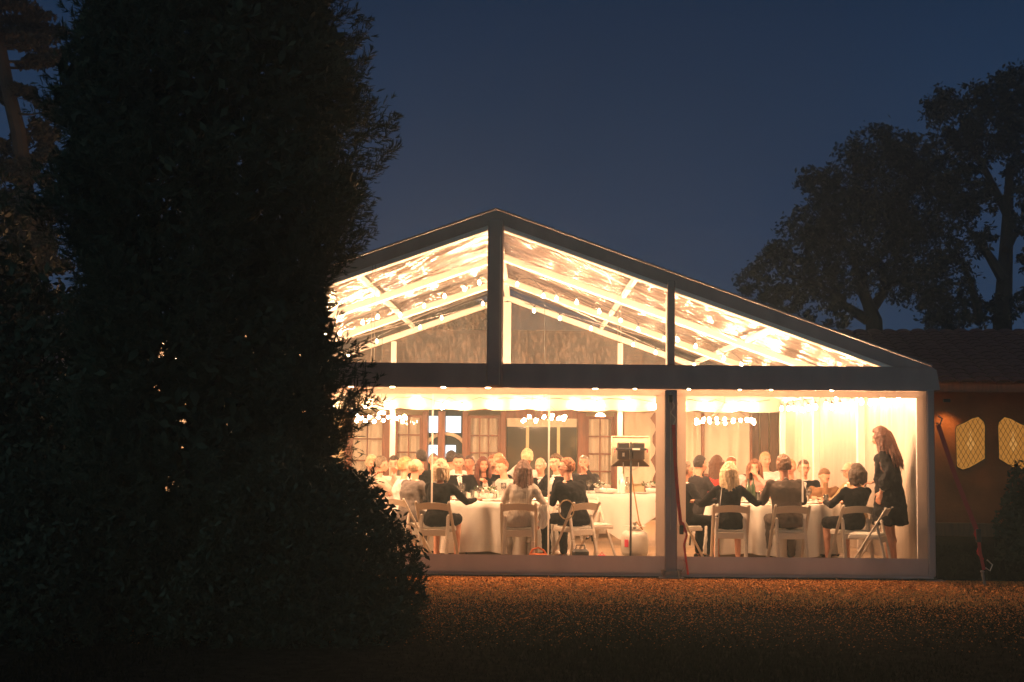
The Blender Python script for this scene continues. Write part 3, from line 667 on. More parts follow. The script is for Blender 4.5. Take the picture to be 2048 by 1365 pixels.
# ------------------------------------------------------------------ tables
def round_table(x, y, label, clabel, r=.9, seed=1):
    t = empty('round_table', (x, y, FZ)); tag(t, label, 'table', 'round dinner tables under white cloths')
    build('tabletop', MB().lathe([(r - .01, .72), (r, .725), (r, .745), (r - .01, .75)], n=40), mt['boards'], t)
    for a in range(4):
        t_ = a * math.pi / 2 + .6; build('leg', MB().tube([(.45 * math.cos(t_), .45 * math.sin(t_), .72), (.5 * math.cos(t_), .5 * math.sin(t_), .0)], .015, 8), mt['black'], t)
    V = []; n = 144; rings = [(0, .756), (.5, .756), (.9, .756), (.985, .756), (1.004, .748)]
    for rr_, z in rings:
        for k in range(n):
            a = 2 * math.pi * k / n; V.append((r * rr_ * math.cos(a), r * rr_ * math.sin(a), z))
    for j in range(1, 9):
        v = j / 8
        for k in range(n):
            a = 2 * math.pi * k / n
            f = .085 * v ** .8 * (math.sin(a * 13 + 2 * math.sin(a * 3 + seed)) + .5 * math.sin(a * 21 + seed * 2)) + .03 * v
            V.append(((r + .008 + f) * math.cos(a), (r + .008 + f) * math.sin(a), .748 - v * .66 - .02 * v * math.sin(a * 5 + seed)))
    nr = len(V) // n; F = [(j * n + k, j * n + (k + 1) % n, (j + 1) * n + (k + 1) % n, (j + 1) * n + k) for j in range(nr - 1) for k in range(n)]
    c = build('tablecloth', MB().add(V, F), mt['cloth'], smooth=True, loc=(x, y, FZ)); tag(c, clabel, 'tablecloth', 'white cloths hanging to the floor')
plate_me = MB().lathe([(.06, 0), (.075, .004), (.125, .018), (.128, .02), (.124, .02), (.07, .009), (.0, .008)], n=20).mesh('plate', True); plate_me.materials.append(mt['plate'])
def lathed(name, prof, mat, n=12):
    me = MB().lathe(prof, n=n).mesh(name, True); me.materials.append(mt[mat]); return me
wg = lathed('wine_glass', [(.034, 0), (.034, .003), (.005, .008), (.004, .09), (.02, .105), (.038, .13), (.042, .16), (.036, .205), (.035, .205), (.040, .16), (.036, .132), (.0, .112)], 'glass')
wv = lathed('wine', [(.0, .113), (.034, .132), (.039, .155), (.0, .156)], 'wine')
tg = lathed('tumbler', [(.03, 0), (.034, .004), (.038, .11), (.036, .11), (.031, .008), (.0, .008)], 'glass')
wt = lathed('water', [(.0, .009), (.030, .009), (.034, .075), (.0, .076)], 'glass')
bo = lathed('bottle', [(.035, 0), (.038, .01), (.038, .18), (.03, .21), (.014, .25), (.013, .29), (.015, .29), (.015, .30), (.0, .301)], 'green')
ca = lathed('carafe', [(.045, 0), (.05, .01), (.05, .12), (.02, .18), (.018, .22), (.024, .24), (.022, .24), (.016, .22), (.018, .18), (.045, .12), (.0, .01)], 'glass')
TT = FZ + .757
def put(name, me, x, y, label, cat, group, child=None, z=TT, rot=0):
    o = link(name, me, None, loc=(x, y, z), rotz=rot); tag(o, label, cat, group)
    if child: link(child[0], child[1], None, o)
    return o
def centrepiece(x, y, label, seed, z=TT):
    r_ = random.Random(seed); o = build('flower_bowl', MB().lathe([(.06, 0), (.09, .02), (.1, .07), (.09, .075), (.0, .05)], n=16), mt['plate'], smooth=True, loc=(x, y, z)); tag(o, label, 'flowers', 'flower centrepieces')
    lv = MB()
    for k in range(40):
        a = r_.uniform(0, 6.28); d = r_.uniform(.02, .16); zz = .09 + r_.uniform(0, .06); c = Vector((d * math.cos(a), d * math.sin(a), zz)); u = Vector((r_.uniform(-1, 1), r_.uniform(-1, 1), r_.uniform(0, 1))).normalized() * .06; v_ = u.cross(Vector((0, 0, 1))).normalized() * .018
        lv.add([c - v_ * .2, c + u * .5 + v_, c + u, c + u * .5 - v_], [(0, 1, 2, 3)])
    build('foliage', lv, mt['leafg'], o)
    for k in range(9):
        a = k * 2.4; d = .02 + .014 * k; c = Vector((d * math.cos(a), d * math.sin(a), .12 + .03 * r_.random() - d * .2)); fm = MB()
        for q in range(7):
            t = q * .9; fm.ell(c + Vector((.014 * math.cos(t), .014 * math.sin(t), .004 * q - .01)), (.02, .02, .014), nu=6, nv=4)
        build('flower', fm, mt['petal'], o)
T = {'left': (0.0, 2.15), 'right': (3.8, 2.15), 'rl': (-2.2, 5.2), 'rc': (1.0, 6.2), 'rr': (4.0, 5.6), 'mid': (-3.3, 2.3)}
round_table(*T['left'], 'round table under a white cloth nearest the dark shrub', 'white cloth with deep folds on the round table between the blonde and long-haired women', seed=1)
round_table(*T['right'], 'round table in front of the grey-suited man, right half of the marquee', 'white cloth hanging behind the right-hand row of folding chairs', seed=2.3)
round_table(*T['rl'], 'far round table in front of the timber french doors', 'white cloth on the far table before the blue-lit entrance', seed=3.1)
round_table(*T['rr'], 'far round table before the pale curtains on the right', 'white cloth on the far table before the pale curtains', seed=4.4)
round_table(*T['mid'], 'round table mostly hidden by the dark conifer', 'white cloth on the table mostly hidden by the conifer', seed=5.4)
round_table(*T['rc'], 'far round table in the middle of the marquee under the centre chandelier', 'white cloth on the far middle table under the chandelier', seed=6.4)

# ------------------------------------------------------------------ people
def rotm(yaw=0, pitch=0, roll=0): return Matrix.Rotation(yaw, 3, 'Z') @ Matrix.Rotation(pitch, 3, 'X') @ Matrix.Rotation(roll, 3, 'Y')
def ik(a, b, l1, l2, hint):
    a = Vector(a); b = Vector(b); d = b - a
    if d.length > (l1 + l2) * .98: d = d.normalized() * (l1 + l2) * .98; b = a + d
    L = d.length; x = (l1 * l1 - l2 * l2 + L * L) / (2 * L); h = math.sqrt(max(l1 * l1 - x * x, 0)); n = d.normalized(); hv = Vector(hint); hv = (hv - n * hv.dot(n)).normalized()
    return a + n * x + hv * h, b
def hand(mb, w, d, up, s, curl=.5, k=1.0):
    d = d.normalized(); up = Vector(up); up = (up - d * up.dot(d)).normalized(); sd_ = d.cross(up) * 1.0
    m = Matrix((sd_, d, up)).transposed(); c = w + d * .05 * k
    mb.ell(c, (.040 * k, .052 * k, .017 * k), m)
    for i, (o, l) in enumerate(((-.029, .85), (-.010, 1.0), (.010, .95), (.028, .75))):
        b = w + d * .088 * k + sd_ * o * k * 1.02; c1 = (d * math.cos(curl * .6) - up * math.sin(curl * .6)); c2 = (d * math.cos(curl * 1.6) - up * math.sin(curl * 1.6)); c3 = (d * math.cos(curl * 2.3) - up * math.sin(curl * 2.3))
        p1 = b + c1 * .038 * l * k; p2 = p1 + c2 * .026 * l * k; p3 = p2 + c3 * .018 * l * k
        mb.caps([b - d * .02, b, p1, p2, p3], [.0095 * k, .0098 * k, .0088 * k, .008 * k, .0072 * k], 8)
    b = w + d * .025 * k - sd_ * s * .03 * k; t1 = (d * .7 - sd_ * s * .7 - up * .2).normalized(); p1 = b + t1 * .035 * k; p2 = p1 + (d * .9 - sd_ * s * .3 - up * .3).normalized() * .03 * k
    mb.caps([w + d * .02, b, p1, p2], [.013 * k, .013 * k, .0105 * k, .009 * k], 8)
folds = bpy.data.textures.new('folds', 'CLOUDS'); folds.noise_scale = .09; folds.noise_depth = 2
locks = bpy.data.textures.new('locks', 'CLOUDS'); locks.noise_scale = .028; locks.noise_depth = 2
def disp(o, tex, st):
    d = o.modifiers.new('Folds', 'DISPLACE'); d.texture = tex; d.strength = st; d.mid_level = .5; d.texture_coords = 'LOCAL'; return o
def remesh(o, vox, sm=3):
    m = o.modifiers.new('Remesh', 'REMESH'); m.mode = 'VOXEL'; m.voxel_size = vox; m.use_smooth_shade = True
    s = o.modifiers.new('Smooth', 'SMOOTH'); s.factor = .5; s.iterations = sm; return o

def person(px=None, Y=0, deg=0, label='', X=None, hair='short', hc=(.06, .03, .015), top=(.02, .02, .022), shirt=None, tie=None, skin='skin', lean=4, side=0, hyaw=0, hpitch=0, arms=('table', 'table'), female=False,
           glasses=False, scale=1.0, stripes=False, legs='trousers', near=False, sleeve=True, stand=False, group='guests seated at the dinner tables', bracelet=False, bag=None):
    x = X if X is not None else X_at(px, Y)
    vox = .0085 if near else .012
    sh = .165 if female else .195; wa = .115 if female else .145; hp = .165; k = scale
    L = R(lean); S = R(side)
    base = Vector((0, -.02, .555)) if not stand else Vector((0, 0, .93))
    def sp_(h):  # point on the spine, h above pelvis; the curve grows with height
        return base + Vector((math.sin(S) * h, math.sin(L) * h - (.02 if h > .3 else 0), h * math.cos(L) * math.cos(S)))
    neck = sp_(.475); hd = rotm(R(hyaw), R(-hpitch)); HC = neck + Vector((0, .012, .045)) + rotm(0, R(-hpitch * .6)) @ Vector((0, .022, .125)) + Vector((math.sin(S) * .05, 0, 0))
    body = MB()
    # torso
    def torso(g, f=1.0, lo=-.09):
        out = []
        for h, rx, ry in ((-.09, hp * .85, .10), (-.04, hp, .125), (.03, hp * 1.0, .125), (.13, wa * 1.05, .105), (.22, wa * 1.08, .11), (.32, wa * 1.2, .12), (.39, sh * .93, .11), (.43, sh * .86, .085), (.462, sh * .55, .065)):
            p = sp_(h); out.append((p.x, p.y, p.z, rx * f + g, ry * f + g))
        return out
    body.loft(torso(-.008))
    body.caps([sp_(.43), neck, neck + (HC - neck) * .6], [.062 if not female else .05, .055 if not female else .045, .052 if not female else .042])
    # head
    def H_(p): return HC + hd @ Vector(p)
    hs = .97 if female else 1.0
    body.ell(H_((0, -.008, .012)), (.076 * hs, .096 * hs, .103 * hs), hd, 18, 14)
    body.ell(H_((0, .022, -.035)), (.058 * hs, .068 * hs, .072 * hs), hd, 14, 10)
    body.ell(H_((0, .058, -.082)), (.028, .025, .02), hd)
    body.caps([H_((0, .09, .012)), H_((0, .108, -.028))], [.008, .0135], 8); body.ell(H_((.011, .1, -.03)), .008, nu=8, nv=6); body.ell(H_((-.011, .1, -.03)), .008, nu=8, nv=6)
    body.ell(H_((0, .084, .03)), (.05, .012, .012), hd); body.ell(H_((0, .092, -.055)), (.022, .01, .010), hd)
    for s in (-1, 1):
        body.ell(H_((s * .078, -.01, -.012)), (.011, .02, .032), hd, 8, 8); body.ell(H_((s * .038, .07, -.022)), (.022, .018, .02), hd)
    # arms
    arm = {}
    for s, pose in ((-1, arms[0]), (1, arms[1])):
        shp = sp_(.415) + Vector((s * (sh - .02), 0, 0))
        tg_ = {'table': (s * .16, .43, .79), 'tablein': (s * .05, .40, .80), 'lap': (s * .09, .24, .60), 'face': (s * .07, .20, 1.08), 'out': (s * .42, .30, .80), 'down': (s * .27, .02, .55), 'drink': (s * .10, .34, .95), 'back': (s * .34, -.18, .66),
               'sdown': (s * .27, .04, .93 - .02), 'sfront': (s * .16, .22, 1.02)}[pose]
        hint = (s * .6, -.5, -.8)
        e, wv_ = ik(shp, tg_, .285, .25, hint); arm[s] = (shp, e, wv_)
        body.caps([shp, e, wv_], [.044, .036, .025] if not female else [.038, .031, .022], 12)
        up = Vector((0, 0, 1)) if pose not in ('face', 'sdown', 'down') else Vector((s, .2, 0))
        hand(body, wv_, (wv_ - e).normalized() * .8 + (Vector((0, .3, 0)) if pose not in ('down', 'sdown') else Vector((0, 0, -.3))), up, s, .9 if pose in ('face', 'drink') else .45)
    # legs
    leg = {}
    for s in (-1, 1):
        if stand: hpj = base + Vector((s * .08, 0, -.05)); kn = Vector((s * .085, .02, .50)); an = Vector((s * .08 + (.05 if s > 0 else 0), -.01, .10))
        else: hpj = base + Vector((s * .085, .03, -.015)); kn = Vector((s * .14, .42, .53)); an = Vector((s * .14, .38, .10))
        leg[s] = (hpj, kn, an); body.caps([hpj, kn, an], [.072, .052, .036], 12); body.caps([kn + Vector((0, -.005, -.08)), kn + (an - kn) * .45 + Vector((0, -.012, 0))], [.045, .048], 10)
        ft = an + Vector((0, .12, -.07)); body.caps([an, an + Vector((0, -.02, -.05)), ft], [.034, .032, .026], 10)
    def scl(mb): mb.v = [(a * k, b * k, c * k) for a, b, c in mb.v]; return mb
    P = build('person', scl(body), mt[skin], loc=(x, Y, FZ), rotz=R(deg)); remesh(P, vox); tag(P, label, 'person', group)
    def part(name, mb, mat, v=None, sm=3):
        o = build(name, scl(mb), mat, P, smooth=True)
        if v: remesh(o, v, sm)
        if name in ('jacket', 'dress', 'dress_top', 'trousers', 'skirt'): disp(o, folds, .035 if name != 'dress' else .06)
        if name == 'hair': disp(o, locks, .02)
        return o
    # clothing
    cv = .011 if near else .014; cm = fabric(top, stripes)
    c = MB()
    if stand:
        rings = [(p.x, p.y, p.z, rx + .016, ry + .016) for (h, rx, ry), p in [((h, a, b), sp_(h)) for h, a, b in ((.45, sh * .7, .075), (.41, sh * .95, .105), (.32, wa * 1.3, .125), (.2, wa * 1.3, .13), (.08, hp, .14))]]
        rings += [(0, 0, .86, hp + .04, .17), (.0, 0, .7, hp + .075, .19), (.01, 0, .56, hp + .10, .20), (.01, 0, .52, hp + .105, .205)]
        c.loft(rings[::-1])
        for s in (-1, 1):
            a_, e_, w_ = arm[s]; c.caps([a_, e_, e_ + (w_ - e_) * .55], [.062, .07, .085], 12)
        part('dress', c, cm, cv)
    else:
        c.loft(torso(.022 if not female else .014))
        for s in (-1, 1):
            a_, e_, w_ = arm[s]; f_ = 1.0 if not female else .86
            if sleeve: c.caps([a_, a_ + (e_ - a_) * .5, e_, w_ - (w_ - e_).normalized() * .025], [.066 * f_, .057 * f_, .053 * f_, .038 * f_], 12)
            else: c.caps([a_, a_ + (e_ - a_) * .35], [.055 * f_, .056 * f_], 12)
        if not female: c.caps([sp_(.45) + Vector((-.05, -.02, 0)), sp_(.478) + Vector((0, -.05, 0)), sp_(.45) + Vector((.05, -.02, 0))], [.022, .024, .022], 10)
        part('jacket' if not female else 'dress_top', c, cm, cv)
    if shirt is not None:
        m1 = MB(); a = sp_(.455); b = sp_(.26)
        ya, yb = a.y + .062, b.y + wa * .75 + .048
        for tt in np.linspace(0, 1, 7):
            p = a.lerp(b, tt); m1.ell((p.x, p.y + [.072, .105, .122, .134, .136, .134, .13][int(round(tt * 6))], p.z), (.052 * (1 - tt * .8), .014, .03))
        part('shirt', m1, fabric(shirt), .008, 2)
        m3 = MB().caps([sp_(.468) + Vector((-.052, .01, .004)), sp_(.465) + Vector((-.03, .055, 0)), sp_(.462) + Vector((0, .072, -.012)), sp_(.465) + Vector((.03, .055, 0)), sp_(.468) + Vector((.052, .01, .004)), sp_(.475) + Vector((0, -.045, .02)), sp_(.468) + Vector((-.052, .01, .004))], [.016] * 7, 8)
        part('collar', m3, fabric(shirt), .008, 1)
        if tie:
            m2 = MB()
            for tt in np.linspace(0, 1, 7):
                p = a.lerp(b, tt); m2.ell((p.x, p.y + [.084, .118, .135, .147, .149, .147, .142][int(round(tt * 6))], p.z - .008), (.012 + .01 * tt, .007, .026))
            part('tie', m2, fabric(tie), .007, 1)
    if not stand:
        t = MB(); g_ = .012 if legs == 'trousers' else .016
        t.ell(base + Vector((0, .01, -.02)), (hp + .012, .135, .1))
        for s in (-1, 1):
            a_, kn, an = leg[s]
            if legs == 'trousers': t.caps([a_, kn, an + Vector((0, 0, .01))], [.085, .068, .056], 12)
            else: t.caps([a_, a_.lerp(kn, .93)], [.1, .082], 12)
        if legs != 'trousers': t.caps([base + Vector((0, .05, -.02)), base + Vector((0, .36, -.03))], [.1, .09], 12)
        part('trousers' if legs == 'trousers' else 'skirt', t, fabric(top if legs != 'trousers' else tuple(v * .8 for v in top)), .014)
    for s in (-1, 1):
        an = leg[s][2]; shm = MB()
        for tt, (rr1, zz) in zip(np.linspace(-.045, .17, 7), ((.03, -.055), (.036, -.05), (.036, -.055), (.038, -.062), (.04, -.07), (.036, -.074), (.022, -.077))):
            shm.ell(an + Vector((0, tt, zz)), (rr1, .035, .03 if tt < .08 else .022), nu=10, nv=6)
        part('shoe', shm, mt['shoe'], .011, 2)
        if stand: part('heel', MB().tube([(an.x, an.y - .045, .05), (an.x, an.y - .05, .0)], [.014, .006], 8), mt['shoe'])
    # hair
    hm = hairm(hc); hb = MB(); nu, nv = 40, 28; V = []; F = []; sdd = (px or x * 100) * .37 + Y
    for j in range(nv + 1):
        ph = math.pi * j / nv
        for i in range(nu):
            th = 2 * math.pi * i / nu; d = Vector((math.sin(ph) * math.cos(th), math.sin(ph) * math.sin(th), math.cos(ph)))
            front = d.y; line = .52 if hair != 'bald' else .0    # hairline
            if hair == 'bald': inh = (d.y < .1 and -.55 < d.z < .22) 
            else: inh = not (d.y > .12 and d.z < line * min(1, (d.y + .35)) + .10) and d.z > (-.55 if hair in ('short', 'curly') else -.8)
            bulk = {'short': .10, 'curly': .2, 'bald': .07, 'bob': .2, 'long': .18, 'updo': .15}[hair]
            nz_ = noise.noise(Vector((d.x * 5 + sdd, d.y * 5, d.z * (5 if hair == 'curly' else 2.5)))) * (.10 if hair == 'curly' else .05)
            r_ = 1 + (bulk + nz_ if inh else -.07)
            p = Vector((d.x * .077, d.y * .097 , d.z * .104)) * hs * r_; V.append(H_((p.x, p.y - .008, p.z + .014)))
    for j in range(nv):
        for i in range(nu): F.append((j * nu + i, (j + 1) * nu + i, (j + 1) * nu + (i + 1) % nu, j * nu + (i + 1) % nu))
    hb.add(V, F)
    if hair in ('bob', 'long'):
        rr_ = random.Random(int(sdd * 10)); n_ = (120 if stand else 80) if hair == 'long' else 54; ln = (.42 if stand else .36) if hair == 'long' else .17
        for q in range(n_):
            a = R(-128 + 256 * q / (n_ - 1)) - math.pi / 2 # around the back
            rx, ry = .082 + rr_.uniform(0, .012), .100 + rr_.uniform(0, .012); l_ = ln * rr_.uniform(.82, 1.12); c0 = Vector((rx * .75 * math.cos(a), -.012 + ry * .75 * math.sin(a), .07)); pts = [H_(c0)]
            jit = rr_.uniform(-.8, 1.2); rr_f = rr_.uniform(.1, 1.3); pts.append(H_((rx * 1.12 * math.cos(a), -.012 + ry * 1.12 * math.sin(a), .01))); p = pts[-1].copy(); st = 5; ph0 = rr_.uniform(0, 6)
            for z_ in range(1, st + 1):
                f = z_ / st; sw = ((.03 * jit + (.03 + .07 * f * rr_f if stand else 0)) if hair == 'long' else -.018 * f)
                wv2 = (.012 if not stand else .022) * math.sin(ph0 + z_ * 1.5) * f ** .5
                q_ = H_(((rx * 1.13 + sw * f) * math.cos(a) + wv2, -.012 + (ry * 1.12 + sw * f * .5) * math.sin(a), 0)); q_.z = pts[1].z - l_ * f
                q_.y -= (.085 * f + .015) * (1 if stand else 0); q_.x -= (.03 * math.sin(ph0 * 1.7) * f) * (1 if stand else 0); pts.append(q_)
            hb.caps(pts, [v_ * (.75 if stand else 1) for v_ in (.012, .015, .0145, .013, .012, .009, .004)], 6)
    if hair == 'updo': hb.ell(H_((0, -.1, .05)), (.05, .045, .045), nu=10, nv=8)
    part('hair', hb, hm, .007 if near else .009, 1)
    # face details
    for s in (-1, 1):
        part('eye', MB().ell(H_((s * .032, .082, .008)), (.011, .008, .006), hd, 8, 6), mt['eye'])
        part('eyebrow', MB().caps([H_((s * .018, .091, .03)), H_((s * .047, .078, .031))], [.0035, .003], 6), hm)
    part('mouth', MB().ell(H_((0, .100, -.057)), (.021, .005, .006), hd, 10, 6), mt['lip'])
    if glasses:
        gm = MB()
        for s in (-1, 1):
            ce = Vector((s * .034, .102, .006)); gm.tube([H_(ce + Vector((.024 * math.cos(t), 0, .017 * math.sin(t)))) for t in np.linspace(0, 6.283, 13)[:-1]], .0028, 5, closed=True)
            gm.tube([H_((s * .058, .1, .01)), H_((s * .084, .06, .01)), H_((s * .086, -.01, .0))], .0028, 5)
        gm.tube([H_((-.01, .102, .01)), H_((.01, .102, .01))], .0025, 5); part('glasses', gm, mt['black'])
    if bracelet:
        a_, e_, w_ = arm[-1]; q = e_.lerp(w_, .88); dd = (w_ - e_).normalized(); m = dd.to_track_quat('Z', 'Y').to_matrix()
        part('bracelet', MB().tube([q + m @ Vector((.03 * math.cos(t), .03 * math.sin(t), 0)) for t in np.linspace(0, 6.283, 13)[:-1]], .006, 6, closed=True), mt['steel'])
    if bag is not None:
        part('bag_strap', MB().tube([sp_(.44) + Vector((-.1, -.07, .02)), sp_(.33) + Vector((-.125, -.15, 0)), sp_(.1) + Vector((-.15, -.16, 0)), sp_(-.05) + Vector((-.16, -.14, 0))], .005, 5), mt['steel'])
    return P

BK = (.006, .005, .006); CH = (.03, .026, .028); GR = (.14, .12, .11); WH = (.75, .72, .68)
bl = (.62, .47, .30); br = (.11, .045, .02); dk = (.03, .018, .012); gy_ = (.5, .45, .38); rd = (.28, .1, .035)
FR = .85
# --- front row, left table
seatd = []
def seated(px, Y, deg, label, chair=None, **k):
    pr = random.Random(int(px * 7)); vy = pr.uniform(-32, 32); vs = pr.uniform(-6, 6); vl = pr.uniform(0, 11); vp = pr.uniform(-4, 12)
    if chair is None:
        k.setdefault('hyaw', vy); k.setdefault('side', vs); k.setdefault('lean', vl); k.setdefault('hpitch', vp)
        if 'arms' not in k: k['arms'] = pr.choice([('table', 'table'), ('tablein', 'drink'), ('face', 'table'), ('lap', 'out')])
    X = X_at(px, Y); person(px=px, Y=Y, deg=deg, label=label, **k)
    if chair: place_chair(X, Y + .0, deg, chair)
    return X
seated(878, FR, -14, 'woman with a blonde bob and black cardigan seen from behind on a folding chair', 'white folding chair under the blonde woman in a black cardigan beside the shrub', hair='bob', hc=bl, top=BK, female=True, near=True, arms=('tablein', 'out'), lean=8, legs='skirt', skin='skin2', side=2, hyaw=-14)
seated(1040, FR, -2, 'woman with long brown hair and a pale striped blouse, seen from behind', 'white folding chair under the long-haired woman in the striped blouse', hair='long', hc=(.10, .035, .014), top=(.42, .37, .32), stripes=True, female=True, near=True, arms=('table', 'down'), lean=6, side=5, skin='skin2')
seated(1150, FR + .25, 38, 'man in black suit and dark-rimmed glasses leaning in at the left table', 'white folding chair with a garland hung on its corner', hair='short', hc=rd, top=BK, near=True, glasses=True, arms=('tablein', 'lap'), lean=10, hyaw=42, side=-8, skin='skin2', shirt=WH, scale=1.03)
seated(822, 1.65, -52, 'balding man in a grey suit jacket at the left edge of the shrub gap', 'white folding chair under the balding man in grey, half behind the shrub', hair='bald', hc=(.3, .2, .1), top=GR, near=True, arms=('table', 'table'), lean=12, hyaw=-10, scale=1.0, shirt=WH, skin='skin2')
# --- far side of left table
seated(925, 3.35, 188, 'dark-haired man in a black suit and tie facing the camera across the left table', None, hair='short', hc=dk, top=BK, shirt=WH, tie=(.2, .18, .16), arms=('table', 'table'), near=True, skin='skin2', scale=1.03)
seated(966, 3.5, 160, 'woman with long dark red-brown hair and a dark dress beside the man in the tie', None, hair='long', hc=(.12, .03, .015), top=BK, female=True, arms=('table', 'table'), hyaw=35, side=-4)
seated(1020, 3.0, 115, 'short-haired man in profile bending left behind the long-haired woman', None, hair='short', hc=rd, top=(.6, .5, .45), arms=('table', 'drink'), lean=16, hyaw=25, skin='skin2', near=True, side=-3)
seated(997, 4.15, 180, 'older woman with pale golden hair behind the bending man', None, hair='curly', hc=(.6, .38, .2), top=BK, female=True, arms=('table', 'table'), skin='skin2', scale=1.03)
seated(1048, 4.7, 0, 'guest with tousled pale blonde hair seen from behind in front of the dark window', None, hair='curly', hc=(.75, .6, .35), top=WH, female=True, scale=1.08)
seated(1088, 3.35, 170, 'white-haired man in a dark suit facing the camera behind the bright seam', None, hair='bald', hc=(.7, .65, .58), top=BK, shirt=WH, hyaw=-15, skin='skin2', arms=('table', 'table'))
seated(1114, 2.75, 140, 'laughing brown-haired man in a dark suit and white shirt leaning to the man with glasses', None, hair='short', hc=(.09, .05, .02), top=BK, shirt=WH, tie=(.5, .45, .4), arms=('tablein', 'table'), hyaw=-5, lean=8, side=-4, skin='skin2', near=True, scale=1.05)
# --- left background
seated(762, 3.0, -80, 'grey-haired man in a pale shirt in profile beside the conifer', None, hair='short', hc=(.16, .12, .08), top=(.7, .55, .45), skin='skin2')
seated(786, 3.5, 195, 'black-haired man in a pale shirt facing the camera beside the conifer', None, hair='short', hc=dk, top=WH, skin='skin2', arms=('table', 'table'))
seated(803, 2.35, -70, 'woman with curled golden hair and white dress next to the balding man', None, hair='curly', hc=(.45, .28, .12), top=WH, female=True, skin='skin2', sleeve=False)
seated(840, 4.55, 5, 'dark-haired man in a black suit seen from behind by the french door', None, hair='short', hc=dk, top=BK, scale=1.06)
seated(742, 4.3, 180, 'pale blonde guest half hidden by the conifer tips', None, hair='curly', hc=(.7, .5, .3), top=WH, skin='skin2', female=True)
seated(906, 4.25, 25, 'dark-haired man in a white shirt seen from behind in front of the lit blue panes', None, hair='short', hc=dk, top=WH, scale=1.06)
seated(945, 5.0, 175, 'dark-haired guest far back between the man in the tie and the french door', None, hair='short', hc=(.07, .03, .02), top=CH, scale=1.0)
seated(868, 6.4, 185, 'guest with cropped brown hair at the far table by the entrance arch', None, hair='short', hc=br, top=CH)
seated(1172, 5.6, 165, 'grey-haired guest far back beside the right-hand french door', None, hair='short', hc=(.3, .26, .2), top=CH, skin='skin2')
seated(985, 5.4, 190, 'red-haired guest far back in front of the french door panes', None, hair='curly', hc=rd, top=BK, skin='skin2', female=True)
# --- right table
seated(1459, FR, -3, 'woman with layered blonde hair, black cardigan and thin chain strap, seen from behind', 'white folding chair under the blonde woman with the chain strap', hair='long', hc=(.64, .48, .28), top=BK, female=True, near=True, arms=('out', 'out'), lean=5, legs='skirt', skin='skin2', bag=True, hyaw=-8)
seated(1575, FR, 4, 'broad man in a grey-brown suit with curly brown hair, seen from behind', 'white folding chair under the broad man in the grey-brown suit', hair='curly', hc=(.16, .07, .03), top=(.11, .085, .07), near=True, arms=('table', 'table'), lean=8, side=-4, scale=1.07, shirt=WH)
seated(1700, FR + .12, 14, 'woman with short dark hair and a black dress beside the standing woman', 'white folding chair turned slightly left under the woman in the black dress', hair='bob', hc=(.05, .025, .01), top=BK, female=True, near=True, arms=('table', 'table'), lean=8, side=13, legs='skirt', hyaw=30, skin='skin2')
place_chair(X_at(1738, .30), .33, 66, 'empty white folding chair turned side-on in front of the standing woman')
seated(1362, 1.5, -62, 'man in a dark suit reaching right, half hidden by the dark upright', 'white folding chair half hidden by the upright with the red strap', hair='short', hc=(.2, .12, .08), top=BK, near=True, arms=('table', 'out'), lean=10, shirt=WH)
seated(1388, 3.4, -55, 'dark-haired young man in a dark suit in profile behind the red strap', None, hair='short', hc=dk, top=CH, skin='skin2', scale=1.04)
seated(1437, 4.1, -10, 'woman with dark hair and a hairband with red dress, behind the blonde woman', None, hair='long', hc=br, top=(.5, .06, .05), female=True, scale=1.03)
seated(1464, 5.9, 185, 'brown-haired man far back in front of the pale curtain', None, hair='short', hc=rd, top=WH, skin='skin2')
seated(1516, 3.3, 150, 'woman with wavy brown hair facing left between the blonde and the broad man', None, hair='long', hc=(.2, .08, .035), top=(.65, .3, .25), female=True, skin='skin2', arms=('face', 'table'), hyaw=20, side=3)
seated(1535, 5.5, 180, 'fair-haired guest far back before the brown boards', None, hair='short', hc=(.5, .32, .15), top=WH, skin='skin2', scale=1.06)
seated(1578, 3.7, 165, 'fair-haired guest just behind the broad man', None, hair='short', hc=(.42, .25, .1), top=WH, skin='skin2')
seated(1605, 3.35, 172, 'dark-haired man with glasses and black suit behind the bright seam on the right', None, hair='short', hc=(.12, .06, .03), top=BK, shirt=WH, glasses=True, arms=('table', 'table'), skin='skin2', near=True)
seated(1643, 2.95, 165, 'man in a brown jacket with bowed head and one hand raised to his face', None, hair='short', hc=(.16, .08, .03), top=(.22, .12, .06), arms=('face', 'table'), hpitch=28, lean=14, near=True, scale=.93, skin='skin2')
seated(1708, 2.35, 105, 'bald man with white fringe and glasses in profile, wearing a tan jacket', None, hair='bald', hc=(.8, .75, .65), top=(.3, .2, .1), shirt=WH, glasses=True, hyaw=5, hpitch=10, arms=('table', 'table'), near=True, skin='skin2', lean=10)
seated(1562, 6.3, 180, 'guest in white at the far table in the right corner', None, hair='short', hc=(.3, .2, .1), top=WH, skin='skin2', scale=1.02)
person(px=1779, Y=.66, deg=62, label='standing woman with long wavy auburn hair in a loose black knee-length dress', hair='long', hc=(.11, .032, .013), top=BK, female=True, near=True, stand=True, arms=('sdown', 'sfront'), lean=9, hpitch=16, hyaw=8, skin='skin2', scale=1.06, group='guests standing', bracelet=True)
# a chair behind the garland chair, empty
place_chair(X_at(1188, 1.6), 1.75, -150, 'empty white folding chair behind the chair with the garland')
